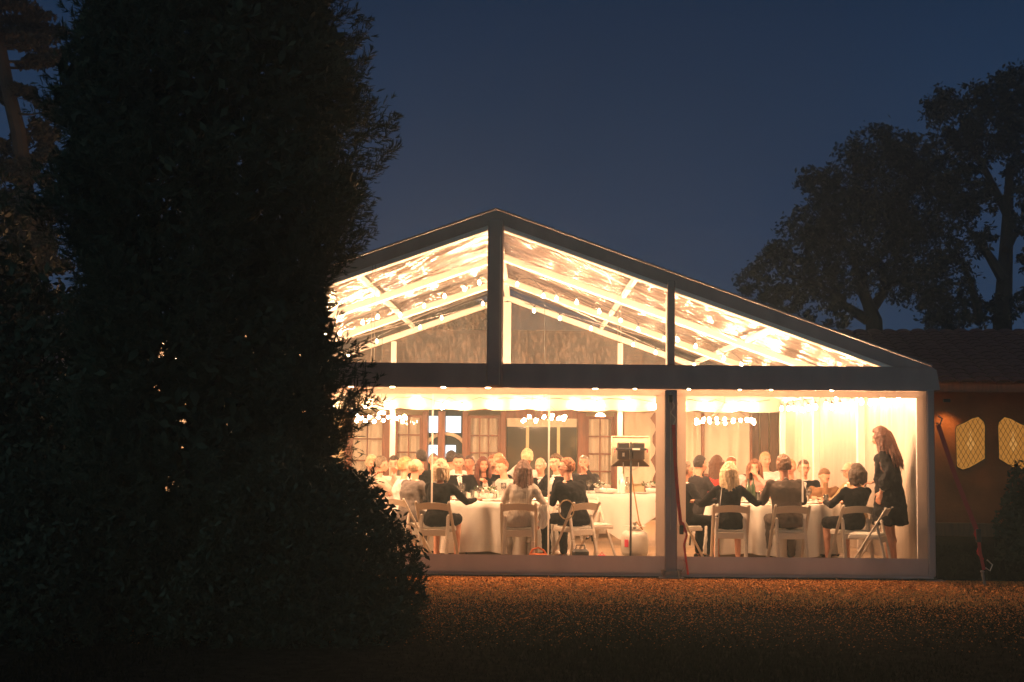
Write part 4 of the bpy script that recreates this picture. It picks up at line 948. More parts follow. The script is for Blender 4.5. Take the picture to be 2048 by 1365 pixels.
# garland on the chair corner
gl_ = MB(); c0 = Vector((X_at(1134, .55), .62, .80))
for q in range(60):
    a = q * 2 * math.pi / 60; p = c0 + Vector((.095 * math.cos(a), .02 * math.sin(a * 2), .12 * math.sin(a))); u = Vector((rnd.uniform(-1, 1), rnd.uniform(-1, 1), rnd.uniform(-1, 1))).normalized(); v_ = u.cross(Vector((0, 0, 1))).normalized() * .006
    gl_.add([p - v_, p + u * .016, p + v_, p - u * .016], [(0, 1, 2, 3)])
gw = build('garland', MB().tube([c0 + Vector((.095 * math.cos(a), .02 * math.sin(a * 2), .12 * math.sin(a))) for a in np.linspace(0, 6.283, 25)[:-1]], .008, 6, closed=True), M('twig', (.35, .25, .13), .8)); tag(gw, 'round leafy garland hung over the corner of a folding chair', 'garland')
build('leaves', gl_, M('pale_leaf', (.5, .42, .25), .8), gw)
for dz in (-.02, .03): build('flower', MB().ell(c0 + Vector((-.11, -.01, .03 + dz)), (.02, .02, .018), nu=8, nv=6), mt['petal'], gw)

# ------------------------------------------------------------------ tableware
jar_me = lathed('jar', [(.03, 0), (.034, .01), (.034, .06), (.028, .075), (.030, .078), (.030, .09), (.0, .092)], 'petal')
def lay(tk, seats, tl):
    cx, cyy = T[tk]
    for i, (a, who) in enumerate(seats):
        t = R(a); px_, py_ = cx + .66 * math.cos(t), cyy + .66 * math.sin(t)
        put('plate', plate_me, px_, py_, f'white plate on {tl} in front of {who}', 'plate', 'dinner plates')
        px_, py_ = cx + .5 * math.cos(t + .28), cyy + .5 * math.sin(t + .28)
        nx_, ny_ = cx + .70 * math.cos(t - .22), cyy + .70 * math.sin(t - .22); nb = MB().box((0, 0, .012), (.10, .16, .02), bev=.008); o = build('napkin', nb, mt['cloth'], loc=(nx_, ny_, TT), rotz=t); tag(o, f'folded napkin on {tl} by {who}', 'napkin', 'napkins')
        sx_, sy_ = cx + .44 * math.cos(t - .30), cyy + .44 * math.sin(t - .30); put('jam_jar', jar_me, sx_, sy_, f'small pale jar on {tl} toward {who}', 'jar', 'little pale jars', rot=t)
        if i % 2 == 0: put('wine_glass', wg, px_, py_, f'wine glass on {tl} by {who}', 'wine glass', 'wine glasses', ('wine', wv))
        else: put('tumbler', tg, px_, py_, f'water tumbler on {tl} by {who}', 'glass', 'water tumblers', ('water', wt))
lay('left', ((-135, 'the blonde in the cardigan'), (-88, 'the long-haired woman in stripes'), (-40, 'the man with glasses'), (20, 'the laughing man'), (65, 'the white-haired man'), (110, 'the man in the tie'), (150, 'the gap beside the conifer'), (190, 'the balding man in grey')), 'the left table')
lay('right', ((-125, 'the blonde with the chain strap'), (-85, 'the broad man'), (-45, 'the woman in the black dress'), (0, 'the bald man with glasses'), (45, 'the man with bowed head'), (90, 'the wavy-haired woman'), (180, 'the man behind the upright')), 'the right table')
put('wine_glass', wg, X_at(915, 1.5), 1.5, 'glass of red wine held out near the blonde in the black cardigan', 'wine glass', 'wine glasses', ('wine', wv))
centrepiece(T['left'][0] - .15, T['left'][1], 'bowl of white flowers in the middle of the left table', 1); centrepiece(T['right'][0], T['right'][1] + .05, 'bowl of white flowers in the middle of the right table', 2)
centrepiece(T['rl'][0], T['rl'][1], 'bowl of white flowers on the far table by the entrance', 3); centrepiece(T['rr'][0], T['rr'][1], 'bowl of white flowers on the far table by the pale curtains', 4)
put('carafe', ca, X_at(988, 2.3), 2.35, 'clear glass carafe standing beside the left flower bowl', 'carafe', 'carafes')
put('bottle', bo, X_at(1503, 2.2), 2.5, 'green glass bottle left of the flowers on the right table', 'bottle', 'green bottles'); put('bottle', bo, X_at(1506, 2.6), 2.6, 'second green bottle behind the first on the right table', 'bottle', 'green bottles')
def candle(x, y, label):
    o = put('tumbler', tg, x, y, label, 'candle', 'candle glasses'); o.name = 'candle_glass'; build('candle', MB().lathe([(.02, .01), (.02, .05), (.0, .055)], n=10), mt['petal'], o); build('flame', MB().ell((0, 0, .075), (.006, .006, .016), nu=6, nv=6), mt['candle'], o)
candle(X_at(946, 2.5), 2.5, 'small candle glass left of the left carafe'); candle(X_at(1650, 2.0), 1.95, 'small candle glass near the right end of the right table')
# side buffet table in the middle
bt = empty('buffet_table', (2.15, 4.4, FZ)); tag(bt, 'rectangular side table with a white overlay cloth behind the gas heater', 'table')
build('tabletop', MB().box((0, 0, .74), (1.9, .76, .03), bev=.005), mt['boards'], bt)
for sx in (-1, 1):
    for sy in (-1, 1): build('leg', MB().tube([(sx * .8, sy * .3, .73), (sx * .72, sy * .3, .0)], .014, 8), mt['black'], bt)
build('leg_brace', MB().tube([(-.75, -.3, .35), (-.3, -.3, .36), (-.1, -.3, .7)], .012, 6), mt['black'], bt)
V = []; nx = 60
for j, (yy, zz) in enumerate([(.42, .40), (.40, .762), (0, .764), (-.40, .762), (-.41, .74)]):
    for i in range(nx + 1): V.append((-1.0 + 2.0 * i / nx, yy, zz))
for v in np.linspace(.15, 1, 6):
    for i in range(nx + 1):
        u = i / nx; x_ = -1.0 + 2 * u; dr = .24 + .42 * max(0, 1 - abs(u - .33) / .33)
        V.append((x_, -.42 - .03 * v * math.sin(u * 40), .74 - dr * v))
rws = len(V) // (nx + 1); F = [(j * (nx + 1) + i, j * (nx + 1) + i + 1, (j + 1) * (nx + 1) + i + 1, (j + 1) * (nx + 1) + i) for j in range(rws - 1) for i in range(nx)]
tag(build('tablecloth', MB().add(V, F), mt['cloth'], smooth=True, loc=(2.15, 4.4, FZ)), 'white overlay cloth falling in a point from the side table behind the heater', 'tablecloth')
for i, (dx, dy, kd) in enumerate(((-.8, -.2, 'g'), (-.65, -.1, 'b'), (-.5, -.22, 'p'), (-.3, -.1, 'g'), (-.2, .1, 'b'), (.0, -.2, 'p'), (.35, -.15, 'w'), (.5, .1, 'g'))):
    nm = {0: 'at the left end', 1: 'second from the left end', 2: 'left of centre', 3: 'beside the plates', 4: 'at the back', 5: 'in the centre', 6: 'right of the heater pole', 7: 'far right at the back'}[i]
    a = dict(g=('wine_glass', wg, 'wine glass'), b=('carafe', ca, 'carafe'), p=('plate', plate_me, 'plate'), w=('carafe', ca, 'carafe'))[kd]
    put(a[0], a[1], 2.15 + dx, 4.4 + dy, f'{a[2]} on the side table behind the heater, {nm}', a[2], 'tableware on the side table', z=FZ + .766)
centrepiece(2.15 + .18, 4.5, 'bunch of white flowers on the side table left of the heater pole', 8, z=FZ + .766); centrepiece(2.15 - .62, 4.35, 'bunch of white flowers at the left end of the side table', 9, z=FZ + .766)
put('water_bottle', lathed('water_bottle', [(.04, 0), (.045, .02), (.045, .2), (.02, .26), (.015, .30), (.0, .30)], 'plate'), X_at(1245, 4.1), 4.12, 'tall white bottle standing on the side table just left of the heater pole', 'bottle', None, z=FZ + .766)

# ------------------------------------------------------------------ gas heater and tank
HY = 1.3; hxx = X_at(1262, HY); ht = empty('gas_heater', (hxx, HY, FZ)); tag(ht, 'black twin-burner gas heater on a pole with a square reflector', 'heater')
def HZ(py): return 1.75 - (py - 874.5) / (2844 / (17.55 + HY)) - FZ
build('pole', MB().tube([(0, 0, 0.02), (0, 0, HZ(888))], .0145, 10), mt['black'], ht)
build('base', MB().lathe([(.2, 0), (.2, .012), (.03, .03), (.02, .05)], n=20), mt['black'], ht)
build('mount_bar', MB().box((.0, -.03, HZ(902)), (.41, .03, .03), bev=.004), mt['black'], ht)
build('bar_sticker', MB().box((.065, -.047, HZ(902)), (.1, .003, .02)), mt['paper'], ht)
build('bar_end', MB().box((-.215, -.03, HZ(905)), (.012, .03, .05)).box((.215, -.03, HZ(905)), (.012, .03, .05)), mt['pink'], ht)
for s in (-1, 1):
    bn = build('burner', MB().box((s * .1, .03, (HZ(889) + HZ(923)) / 2), (.165, .07, HZ(889) - HZ(923)), bev=.012), M('burner_housing', (.06, .03, .015), .4), ht)
    build('burner_back', MB().box((s * .1, -.008, (HZ(889) + HZ(901)) / 2), (.13, .006, .06), bev=.002), mt['black'], bn)
    build('gas_inlet', MB().tube([(s * .1, .02, HZ(928)), (s * .1, .0, HZ(936)), (s * .04, .0, HZ(943)), (0, 0, HZ(943))], .006, 6), mt['steel'], ht)
build('warning_label', MB().box((-.1, -.0065, HZ(913)), (.03, .003, .05)), mt['paper'], ht)
V = [(-.15, -.02, HZ(922)), (.15, -.02, HZ(922)), (.25, .08, HZ(935)), (-.25, .08, HZ(935)), (-.15, -.02, HZ(924)), (.15, -.02, HZ(924)), (.25, .08, HZ(937)), (-.25, .08, HZ(937))]
build('lower_flare', MB().add(V, [(0, 1, 2, 3), (4, 7, 6, 5), (0, 4, 5, 1), (1, 5, 6, 2), (2, 6, 7, 3), (3, 7, 4, 0)]), M('dark_flare', (.07, .035, .015), .35, .5), ht)
zc = (HZ(877) + HZ(935)) / 2; hh = (HZ(877) - HZ(935)) / 2
build('reflector', MB().box((0, .09, zc), (.5, .01, 2 * hh), bev=.004).box((0, .10, zc + hh), (.5, .05, .012)).box((-.25, .10, zc), (.012, .05, 2 * hh)).box((.25, .10, zc), (.012, .05, 2 * hh)), M('pale_reflector', (.8, .7, .5), .4, .2), ht)
tx = X_at(1270, 1.6); tk = empty('gas_cylinder', (tx, 1.6, FZ)); tag(tk, 'squat white gas cylinder with red print behind the heater pole', 'gas cylinder')
build('tank', MB().lathe([(.12, 0), (.13, .01), (.13, .03), (.17, .06), (.18, .1), (.18, .30), (.165, .35), (.12, .385), (.05, .40), (.0, .402)], n=28), mt['tank'], tk, smooth=True)
cmb = MB()
for k in range(14):
    if k in (3, 4): continue
    a, b = 2 * math.pi * k / 14, 2 * math.pi * (k + 1) / 14; cmb.bar((.1 * math.cos(a), .1 * math.sin(a), .44), (.1 * math.cos(b), .1 * math.sin(b), .44), .006, .11, up=(math.cos(a), math.sin(a), 0))
build('collar', cmb, mt['tank'], tk); build('valve', MB().lathe([(.02, .40), (.025, .43), (.012, .45), (.03, .47), (.03, .49), (.0, .49)], n=10), mt['steel'], tk)
build('red_print', MB().box((-.12, -.145, .22), (.06, .004, .10), rot=(0, 0, R(-40))), mt['pink'], tk)
hs_ = build('gas_hose', MB().tube([(hxx, HY, FZ + HZ(943)), (hxx + .06, HY + .1, .95), (hxx + .12, HY + .15, .62), (hxx + .17, HY + .2, .5), (tx + .02, 1.55, .60), (tx, 1.6, .57)], .009, 7), M('orange_hose', (.5, .25, .07), .5)); tag(hs_, 'tan rubber hose looping from the heater down to the gas cylinder', 'hose')
# things on the floor
bgx = X_at(1162, .45); b1 = build('handbag', MB().box((0, 0, .12), (.21, .11, .20), bev=.03), mt['black'], loc=(bgx, .42, FZ)); tag(b1, 'small black handbag on the floor below the garland chair', 'bag'); build('handle', MB().tube([(-.06, 0, .21), (-.05, 0, .27), (.05, 0, .27), (.06, 0, .21)], .008, 6), mt['black'], b1)
b2 = build('tote_bag', MB().box((0, 0, .08), (.26, .12, .14), bev=.03), mt['orange'], loc=(X_at(1078, .6), .55, FZ)); tag(b2, 'slumped orange bag with looped handle on the floor by the striped blouse', 'bag'); build('handle', MB().tube([(-.11, 0, .13), (-.07, 0, .20), (.0, 0, .225), (.07, 0, .19), (.11, 0, .13)], .012, 8), mt['orange'], b2)
b3 = build('tote_bag', MB().box((0, 0, .07), (.12, .12, .13), bev=.02), mt['pink'], loc=(X_at(1205, .6), .6, FZ)); tag(b3, 'little bright red bag on the floor left of the gas cylinder', 'bag'); build('handle', MB().tube([(-.03, 0, .13), (0, 0, .17), (.03, 0, .13)], .005, 6), mt['pink'], b3)
# shawl hanging over chair side
V = []
for j in range(9):
    for i in range(9): V.append((i / 8 * .12 - .02 * math.sin(j), .02 * math.sin(i * 1.6), -.26 * j / 8 - (.05 * math.sin(i / 8 * math.pi) if j == 8 else 0)))
F = [(j * 9 + i, j * 9 + i + 1, (j + 1) * 9 + i + 1, (j + 1) * 9 + i) for j in range(8) for i in range(8)]
tag(build('shawl', MB().add(V, F), mt['cloth'], smooth=True, loc=(X_at(1080, .62), .64, .86)), 'white cloth hanging over the right side of the striped-blouse chair', 'shawl')
# ------------------------------------------------------------------ straps
def strap(pts, wdt, mat, parent=None, name='webbing'):
    mb = MB()
    for a, b in zip(pts, pts[1:]): mb.bar(a, b, wdt, .004, up=(0, 1, 0) if abs(a[0] - b[0]) < .3 else (0, 1, 0))
    return mb
sx = X_at(1345, -.1)
s1 = empty('ratchet_strap', (0, 0, 0)); tag(s1, 'bright red ratchet strap running down the front upright to its ground plate', 'strap', 'red tie-down straps')
pt = lambda px, py, Y=-.09: tuple(at(px, py, Y))
def webb(name, pts, wdt, mat, parent):
    mb = MB()
    for a, b in zip(pts, pts[1:]):
        a, b = Vector(a), Vector(b); d = (b - a).normalized(); n = d.cross(Vector((0, 1, 0))).normalized() * wdt / 2; o = Vector((0, -.003, 0))
        mb.add([a - n, a + n, b + n, b - n, a - n + o, a + n + o, b + n + o, b - n + o], [(3, 2, 1, 0), (4, 5, 6, 7), (0, 4, 7, 3), (1, 2, 6, 5), (0, 1, 5, 4), (3, 7, 6, 2)])
    build(name, mb, mat, parent)
webb('webbing', [pt(1347, 850), pt(1350, 920), pt(1356, 1000), pt(1361, 1042), pt(1366, 1065)], .042, mt['red'], s1)
webb('strap_tail', [pt(1366, 1045, -.11), pt(1374, 1070, -.12), pt(1368, 1090, -.11), pt(1376, 1150, -.12)], .026, mt['red'], s1)
build('ratchet', MB().box(pt(1363, 1060, -.12), (.05, .04, .11), bev=.006), mt['black'], s1)
hk = [Vector(pt(1344, 800, -.09)), Vector(pt(1349, 812, -.1)), Vector(pt(1342, 826, -.1)), Vector(pt(1352, 838, -.1)), Vector(pt(1347, 850, -.1))]
build('hook', MB().tube(hk, .008, 7), mt['steel'], s1); build('hook', MB().tube([pt(1364, 1120, -.1), pt(1371, 1128, -.1), pt(1368, 1140, -.1), pt(1362, 1146, -.1)], .007, 6), mt['steel'], s1)
build('cable', MB().tube([pt(1341, 785, -.07), pt(1341, 1060, -.07)], .005, 6), mt['seam'], s1)
build('shackle', MB().box(pt(1341, 798, -.09), (.05, .03, .09), bev=.006), mt['black'], s1)
s2 = empty('ratchet_strap', (0, 0, 0)); tag(s2, 'dark red guy strap slanting from the tent corner down to the ground stake', 'strap', 'red tie-down straps')
A = at(1876, 850, -.02); Bq = at(1953, 1060, -.35)
webb('webbing', [A, A.lerp(Bq, .5) + Vector((-.015, 0, -.01)), Bq], .055, mt['redd'], s2)
build('ratchet', MB().box(at(1957, 1072, -.38), (.06, .05, .16), bev=.008), mt['black'], s2)
webb('webbing', [at(1958, 1085, -.4), at(1960, 1105, -.42), at(1968, 1140, -.45)], .04, mt['redd'], s2)
webb('strap_tail', [at(1956, 1058, -.36), at(1949, 1066, -.38), at(1960, 1090, -.4), at(1955, 1105, -.4), at(1966, 1120, -.42)], .03, mt['red'], s2)
build('hook', MB().tube([at(1876, 832, -.02), at(1884, 838, -.03), at(1880, 850, -.03), at(1872, 846, -.03)], .01, 7), mt['steel'], s2)
build('hook', MB().tube([at(1974, 1120, -.45), at(1985, 1130, -.45), at(1980, 1142, -.45), at(1971, 1136, -.45)], .008, 7), mt['steel'], s2)
sb = at(1970, 1150, -.45)
build('stake', MB().tube([(sb.x, sb.y, -.02), (sb.x - .03, sb.y, .16)], .018, 8).ell((sb.x - .03, sb.y, .17), (.03, .03, .015), nu=8, nv=6), mt['rust'], s2)

# ------------------------------------------------------------------ vegetation
def sprays(branches, sub=16, leaf=.055, seed=0):
    """branches: (n,7) base xyz, dir xyz, length -> feathery conifer sprays as narrow triangles"""
    r_ = np.random.RandomState(seed); out = []
    B = branches[:, :3]; D = branches[:, 3:6]; L = branches[:, 6]
    for q in range(sub):
        t = .35 + .65 * (q + r_.rand(len(B))) / sub
        p = B + D * (L * t)[:, None]
        side = np.cross(D, r_.randn(len(B), 3)); side /= np.linalg.norm(side, axis=1)[:, None] + 1e-9
        sd = D * .85 + side * .75; sd /= np.linalg.norm(sd, axis=1)[:, None]; sl = L * .34 * (1.08 - t) + .03
        for w_ in range(5):
            u = (w_ + .5) / 5; c = p + sd * (sl * u)[:, None]; s2 = np.cross(sd, side) if w_ % 2 else -np.cross(sd, side)
            for sg in (-1, 1):
                ld_ = sd * .8 + s2 * .5 * sg + r_.randn(len(B), 3) * .12; ld_ /= np.linalg.norm(ld_, axis=1)[:, None]
                wv_ = np.cross(ld_, r_.randn(len(B), 3)); wv_ /= np.linalg.norm(wv_, axis=1)[:, None] + 1e-9; l_ = leaf * (1.2 - .5 * u) * (.7 + .6 * r_.rand(len(B)))
                out.append(np.stack([c - wv_ * .0045, c + wv_ * .0045, c + ld_ * l_[:, None]], 1).reshape(-1, 3))
        wv_ = np.cross(sd, side)
        out.append(np.stack([p - wv_ * .004, p + wv_ * .004, p + sd * sl[:, None]], 1).reshape(-1, 3))
    return np.concatenate(out)
def cards(P, size, r_, flat=1.0):
    n = len(P); a = r_.randn(n, 3); a /= np.linalg.norm(a, axis=1)[:, None]; b = np.cross(a, r_.randn(n, 3)); b /= np.linalg.norm(b, axis=1)[:, None]
    s_ = size * (.6 + .8 * r_.rand(n))[:, None]
    return np.stack([P - a * s_, P + b * s_ * .45, P + a * s_, P - b * s_ * .45], 1).reshape(-1, 3)
# tall conifer
prof = [(0, 1.25), (1.0, 1.45), (1.6, 1.42), (2.0, 1.38), (2.3, 1.40), (2.6, 1.40), (2.9, 1.30), (3.2, 1.26), (3.5, 1.34), (3.8, 1.5), (4.15, 1.66), (4.5, 1.4), (4.95, 1.62), (5.35, 1.5), (5.6, 1.4), (5.9, 1.28), (7, 1.15), (8.2, .7), (9.2, .1)]
def prad(z): return np.interp(z, [a for a, b in prof], [b for a, b in prof])
def conifer(x, y, H_, label, nb, seed, sc_r=1.0, corefrac=.84):
    r_ = np.random.RandomState(seed)
    root = empty('conifer', (x, y, 0)); tag(root, label, 'tree')
    tr = [(0, 0, 0), (.03, 0, H_ * .4), (0, .02, H_ * .75), (0, 0, H_ * .97)]
    build('trunk', MB().tube(tr, [.2, .15, .09, .02], 10), mt['bark'], root)
    lb = MB()
    for q in range(60):
        z = r_.uniform(.4, H_ * .9); a = r_.uniform(0, 6.28); rr_ = prad(z) * sc_r * .8; lb.tube([(0, 0, z), (rr_ * .5 * math.cos(a), rr_ * .5 * math.sin(a), z + .15), (rr_ * math.cos(a), rr_ * math.sin(a), z + .5)], [.03, .02, .006], 5)
    build('limbs', lb, mt['bark'], root)
    z = r_.uniform(.1, H_, nb); a = r_.uniform(0, 2 * math.pi, nb)
    lob = np.array([noise.noise(Vector((math.cos(a_) * 1.6, math.sin(a_) * 1.6, z_ * 1.9))) for a_, z_ in zip(a, z)])
    Rr = prad(z) * sc_r * (.97 + .30 * lob) * (.84 + .22 * r_.rand(nb)); elv = np.radians(r_.uniform(12, 52, nb)); ln = r_.uniform(.35, .9, nb)
    rad = np.stack([np.cos(a), np.sin(a), np.zeros(nb)], 1); D = rad * np.cos(elv)[:, None] + np.array([0, 0, 1.]) * np.sin(elv)[:, None]; D += r_.randn(nb, 3) * .15; D /= np.linalg.norm(D, axis=1)[:, None]
    tip = rad * Rr[:, None] + np.stack([0 * z, 0 * z, z], 1); base = tip - D * ln[:, None]
    V3 = sprays(np.concatenate([base, D, ln[:, None]], 1), 9, .06, seed)
    V3 = V3[:len(V3)]; o = link('foliage', np_mesh('foliage', V3, 3, mt['leaf']), None, root); o['kind'] = 'stuff'
    n = int(44000 * H_ / 9); z = r_.uniform(.05, H_, n); a = r_.uniform(0, 6.283, n); rr_ = prad(z) * sc_r * corefrac * np.sqrt(r_.uniform(.25, 1, n)); P = np.stack([rr_ * np.cos(a), rr_ * np.sin(a), z], 1)
    o = link('inner_foliage', np_mesh('inner_foliage', cards(P, .075, r_), 4, mt['leaf']), None, root); o['kind'] = 'stuff'
conifer(-2.68, -4.0, 9.3, 'tall dense dark conifer standing in front of the left half of the marquee', 5200, 11, 1.06)
def shrub(x, y, rx, ry, h, label, n, leaf, seed, name='shrub', holes=0.0, mat='leaf2', stems=True, spr=0, cat='shrub'):
    r_ = np.random.RandomState(seed); root = empty(name, (x, y, 0)); tag(root, label, cat)
    sm = MB()
    for q in range(9):
        a = r_.uniform(0, 6.28); sm.tube([(.05 * math.cos(a), .05 * math.sin(a), 0), (rx * .3 * math.cos(a), ry * .3 * math.sin(a), h * .4), (rx * .55 * math.cos(a), ry * .55 * math.sin(a), h * .75)], [.03, .02, .008], 5)
    build('stems', sm, mt['bark'], root)
    u = r_.rand(n) ** .45; th = r_.uniform(0, 6.283, n); cz = r_.uniform(0, 1, n); ph = np.arccos(1 - cz * 1.0)
    lob = np.array([noise.noise(Vector((math.cos(t_) * 2.2 * math.sin(p_), math.sin(t_) * 2.2 * math.sin(p_), math.cos(p_) * 2.2 + seed))) for t_, p_ in zip(th[:n], ph[:n])])
    rad = u * (1 + .28 * lob); P = np.stack([rx * rad * np.sin(ph) * np.cos(th), ry * rad * np.sin(ph) * np.sin(th), .05 + (h - .05) * rad * np.cos(ph) ** .8], 1)
    # skirts reach the ground
    low = r_.rand(n) < .35; P[low, 2] *= r_.rand(low.sum())
    if holes:
        hn = np.array([noise.noise(Vector((p[0] * 2.3, p[2] * 2.3, seed + 4))) for p in P]); P = P[hn > -1 + holes]
    o = link('foliage', np_mesh('foliage', cards(P, leaf, r_), 4, mt[mat]), None, root); o['kind'] = 'stuff'
    if spr:
        m_ = spr; th = r_.uniform(0, 6.283, m_); ph = np.arccos(r_.uniform(0, 1, m_))
        dd = np.stack([np.sin(ph) * np.cos(th), np.sin(ph) * np.sin(th), np.cos(ph)], 1)
        lob = np.array([noise.noise(Vector(d_ * 2.2 + np.array([0, 0, seed]))) for d_ in dd])
        tip = dd * np.array([rx, ry, h]) * (1.0 + .25 * lob)[:, None]; D = dd * .7 + np.array([0, 0, .6]) + r_.randn(m_, 3) * .2; D /= np.linalg.norm(D, axis=1)[:, None]; ln = r_.uniform(.18, .34, m_)
        o = link('shoots', np_mesh('shoots', sprays(np.concatenate([tip - D * ln[:, None], D, ln[:, None]], 1), 6, .045, seed), 3, mt['leaf']), None, root); o['kind'] = 'stuff'
shrub(-1.62, -5.1, 1.12, 1.0, 1.62, 'low rounded dark shrub at the foot of the conifer, tips lit by the tent', 26000, .035, 5, spr=1500)
shrub(-3.9, -5.0, 1.5, 1.1, 1.35, 'broad dark shrub low in the left foreground', 20000, .04, 6, spr=700)
shrub(-5.35, -3.2, 1.45, 1.0, 4.3, 'tall dark bush at the far left edge below the pine', 22000, .055, 8, name='bush', spr=600, cat='bush')
shrub(-4.2, -3.4, 1.0, .8, 3.5, 'ragged bush between the conifer and the far-left bush', 14000, .05, 9, name='bush', holes=.8, cat='bush')
px0 = X_at(2050, 3.0); shrub(px0, 3.0, .42, .4, 1.46, 'dark leafy shrub at the right edge in front of the leaded window', 3800, .05, 12, cat='shrub')
# pine at far left, beyond the tent
def pine():
    b = at(60, 620, 10); tops = [(X_at(75, 10), 10, 0), tuple(at(52, 400, 10)), tuple(at(38, 270, 10)), tuple(at(16, 180, 10)), tuple(at(2, 100, 10)), tuple(at(-30, -60, 10))]
    root = empty('pine_tree', (tops[0][0], 10, 0)); tag(root, 'tall pine with bare trunk and flat needle pads at the upper left edge', 'tree')
    rel = [tuple(Vector(p) - Vector((tops[0][0], 10, 0))) for p in tops]
    build('trunk', MB().tube(rel, [.22, .17, .15, .13, .11, .06], 10), mt['bark'], root)
    r_ = np.random.RandomState(21); out = []; lb = MB(); O = Vector((tops[0][0], 10, 0))
    pads = [(30, 8, 60, 10), (20, 55, 42, 9), (60, 45, 55, 10), (8, 78, 20, 12), (72, 85, 40, 9), (85, 128, 34, 11), (105, 115, 22, 9), (55, 180, 27, 9), (5, 190, 14, 14), (100, 222, 20, 9), (95, 250, 22, 14), (72, 290, 30, 14), (85, 315, 30, 12), (5, 300, 18, 9), (20, 335, 34, 12), (60, 340, 42, 12),
            (25, 400, 40, 12), (70, 430, 46, 16), (10, 450, 40, 14), (50, 480, 50, 14), (90, 470, 30, 18), (20, 510, 50, 14), (60, 540, 60, 16), (95, 520, 30, 14), (10, 570, 60, 18), (70, 590, 60, 20), (40, 640, 70, 24), (90, 650, 50, 26), (10, 700, 60, 26), (70, 740, 70, 30), (30, 800, 70, 34), (100, 380, 12, 14)]
    for (cx, cyy, rx, ry) in pads:
        yo = r_.uniform(-.5, .5); c = at(cx, cyy, 10 + yo) - O; rx_, rz_ = rx / 103, ry / 103; n = int(700 * rx / 40)
        d = r_.randn(n, 3); d /= np.linalg.norm(d, axis=1)[:, None]; off = np.stack([r_.uniform(-.8, .8, 5) * rx_, r_.uniform(-.3, .3, 5), r_.uniform(-1.6, 1.4, 5) * rz_], 1)[r_.randint(0, 5, n)]; P = np.array(c) + off + d * .75 * (r_.rand(n) ** .4)[:, None] * np.array([rx_, rx_ * .8, rz_]) + np.array([0, 0, 1]) * (.3 * rz_ * np.sin(np.arange(n))[:, None])
        out.append(cards(P, .075, r_))
        pyt = cyy + r_.uniform(5, 25); tt = np.interp(cyy, [-60, 100, 180, 270, 400, 900], [-30, 2, 16, 38, 52, 75]); a = at(tt, pyt, 10) - O; lb.tube([a, a.lerp(c, .5) + Vector((0, 0, -.05)), c], [.035, .022, .01], 5)
    build('limbs', lb, mt['bark'], root); o = link('needles', np_mesh('needles', np.concatenate(out), 4, mt['pine']), None, root); o['kind'] = 'stuff'
pine()
# gum trees behind the house
def gum(name, base, trunk, limbs, clumps, Y, label, seed, dens=1.0, leaf=.13, mat='leaf3'):
    O = Vector(base); root = empty(name, O); tag(root, label, 'tree'); r_ = np.random.RandomState(seed); S = 2844 / (Y + 17.55)
    def q(p, dy=0): return at(p[0], p[1], Y + dy) - O
    build('trunk', MB().tube([Vector((0, 0, 0))] + [q(p) for p in trunk], list(np.linspace(.36, .12, len(trunk) + 1)), 10), mt['bark'], root)
    lb = MB()
    for l in limbs: build('limb', MB().tube([q(p, r_.uniform(-.4, .4)) for p in l[1:]], list(np.linspace(l[0], .04, len(l) - 1)), 7), mt['bark'], root)
    out = []
    for (cx, cyy, rr_) in clumps:
        n0 = int(dens * 16 * (rr_ / 10) ** 1.9)
        for s_ in range(max(3, n0 // 14)):
            a = r_.uniform(0, 6.28); d = math.sqrt(r_.rand()) * .85; c = np.array(q((cx + rr_ * d * math.cos(a), cyy + rr_ * d * math.sin(a)), r_.uniform(-1, 1) * rr_ / S)); sr = r_.uniform(.18, .4) * rr_ / S
            n = 26; dd = r_.randn(n, 3); P = c + dd * sr * np.array([.55, .55, .42]); out.append(cards(P, leaf, r_))
    o = link('foliage', np_mesh('foliage', np.concatenate(out), 4, mt[mat]), None, root); o['kind'] = 'stuff'
Yg = 30
gum('gum_tree', (X_at(1760, Yg), Yg, 0), [(1748, 640), (1735, 605), (1710, 560)], [(.2, (1735, 640), (1680, 605), (1640, 590)), (.2, (1740, 625), (1785, 560), (1800, 480)), (.16, (1735, 600), (1700, 500), (1660, 430)), (.12, (1690, 600), (1620, 560), (1560, 550))],
    [(1510, 565, 38), (1545, 530, 42), (1590, 560, 50), (1560, 600, 40), (1630, 600, 50), (1590, 490, 50), (1640, 520, 60), (1640, 450, 60), (1630, 375, 42), (1650, 350, 36), (1660, 400, 50), (1700, 440, 70), (1710, 340, 60), (1745, 300, 55), (1790, 290, 50), (1770, 370, 80), (1760, 470, 80), (1700, 540, 60), (1830, 310, 50), (1840, 400, 80), (1830, 490, 70), (1780, 550, 60), (1850, 570, 55), (1680, 630, 35), (1600, 640, 30), (1530, 600, 30), (1875, 620, 40)],
    Yg, 'big spreading gum tree silhouetted above the house roof, right of the tent ridge', 31, 1.5, .085)
Yg2 = 27
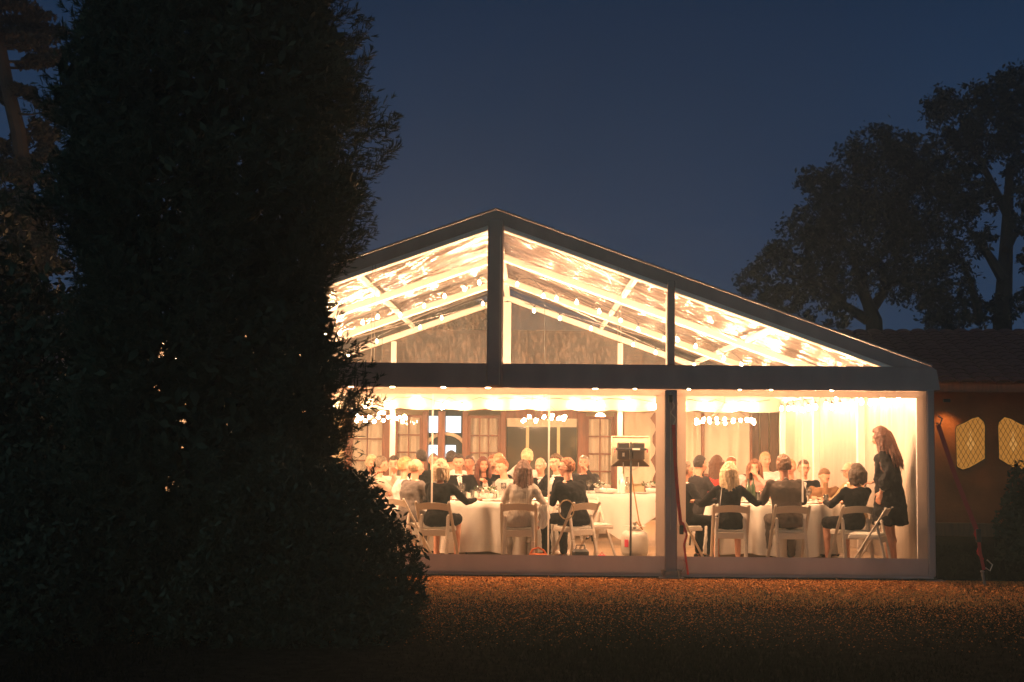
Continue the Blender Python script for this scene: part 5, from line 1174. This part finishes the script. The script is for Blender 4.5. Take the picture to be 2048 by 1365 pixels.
gum('gum_tree', (X_at(2000, Yg2), Yg2, 0), [(2005, 640), (2010, 540), (2015, 440), (2020, 330)], [(.2, (2008, 560), (1970, 500), (1930, 450)), (.16, (1960, 640), (1940, 560), (1925, 520)), (.15, (2012, 500), (2048, 440)), (.15, (2015, 430), (1960, 320), (1920, 250))],
    [(1880, 210, 40), (1900, 240, 55), (1950, 210, 50), (2000, 195, 55), (2050, 190, 70), (2060, 260, 80), (1990, 270, 60), (1930, 300, 60), (1890, 330, 60), (1900, 420, 60), (1990, 390, 30), (1960, 400, 40), (2050, 350, 50), (1930, 500, 45), (1890, 560, 60), (1950, 620, 40), (1900, 640, 50), (2060, 440, 45), (2060, 520, 30), (2000, 620, 34), (2050, 600, 45), (1920, 370, 50), (1970, 470, 28)],
    Yg2, 'taller gum tree with bare trunk at the right edge of the sky', 33, 1.35, .085)
Yb = 22
gum('broadleaf_tree', (X_at(860, Yb), Yb, 0), [(860, 700), (865, 650), (850, 600)], [(.12, (862, 690), (900, 640)), (.12, (862, 690), (800, 660))],
    [(700, 700, 60), (760, 690, 60), (820, 670, 60), (880, 660, 60), (930, 660, 50), (960, 700, 50), (860, 720, 60), (800, 730, 60), (920, 620, 30), (640, 700, 60), (740, 630, 50), (800, 625, 45), (860, 625, 45), (920, 640, 45), (965, 625, 30)], Yb, 'brown-lit trees seen through the clear rear gable on the left', 35, 1.1, .14)
gum('broadleaf_tree', (X_at(1290, Yb), Yb, 0), [(1285, 700), (1280, 690)], [(.1, (1285, 700), (1300, 690))], [(1270, 700, 35), (1300, 710, 40), (1330, 715, 40)], Yb, 'low dark tree seen through the clear rear gable right of the post', 36, 1.1, .14)

# ------------------------------------------------------------------ added haze: stands in for faded blacks and lens glow
hm_, hn, hl, ho = newmat('added_haze')
pv = hn.new('ShaderNodeVolumePrincipled'); pv.inputs['Color'].default_value = (.70, .95, .95, 1); pv.inputs['Density'].default_value = HAZE; pv.inputs['Anisotropy'].default_value = .55
hl.new(pv.outputs[0], ho.inputs['Volume'])
tag(build('haze', MB().box((0, 20, 6.7), (186, 108, 16.6)), hm_), 'thin added haze around the garden and marquee, imitating faded blacks and lens glow', kind='stuff')
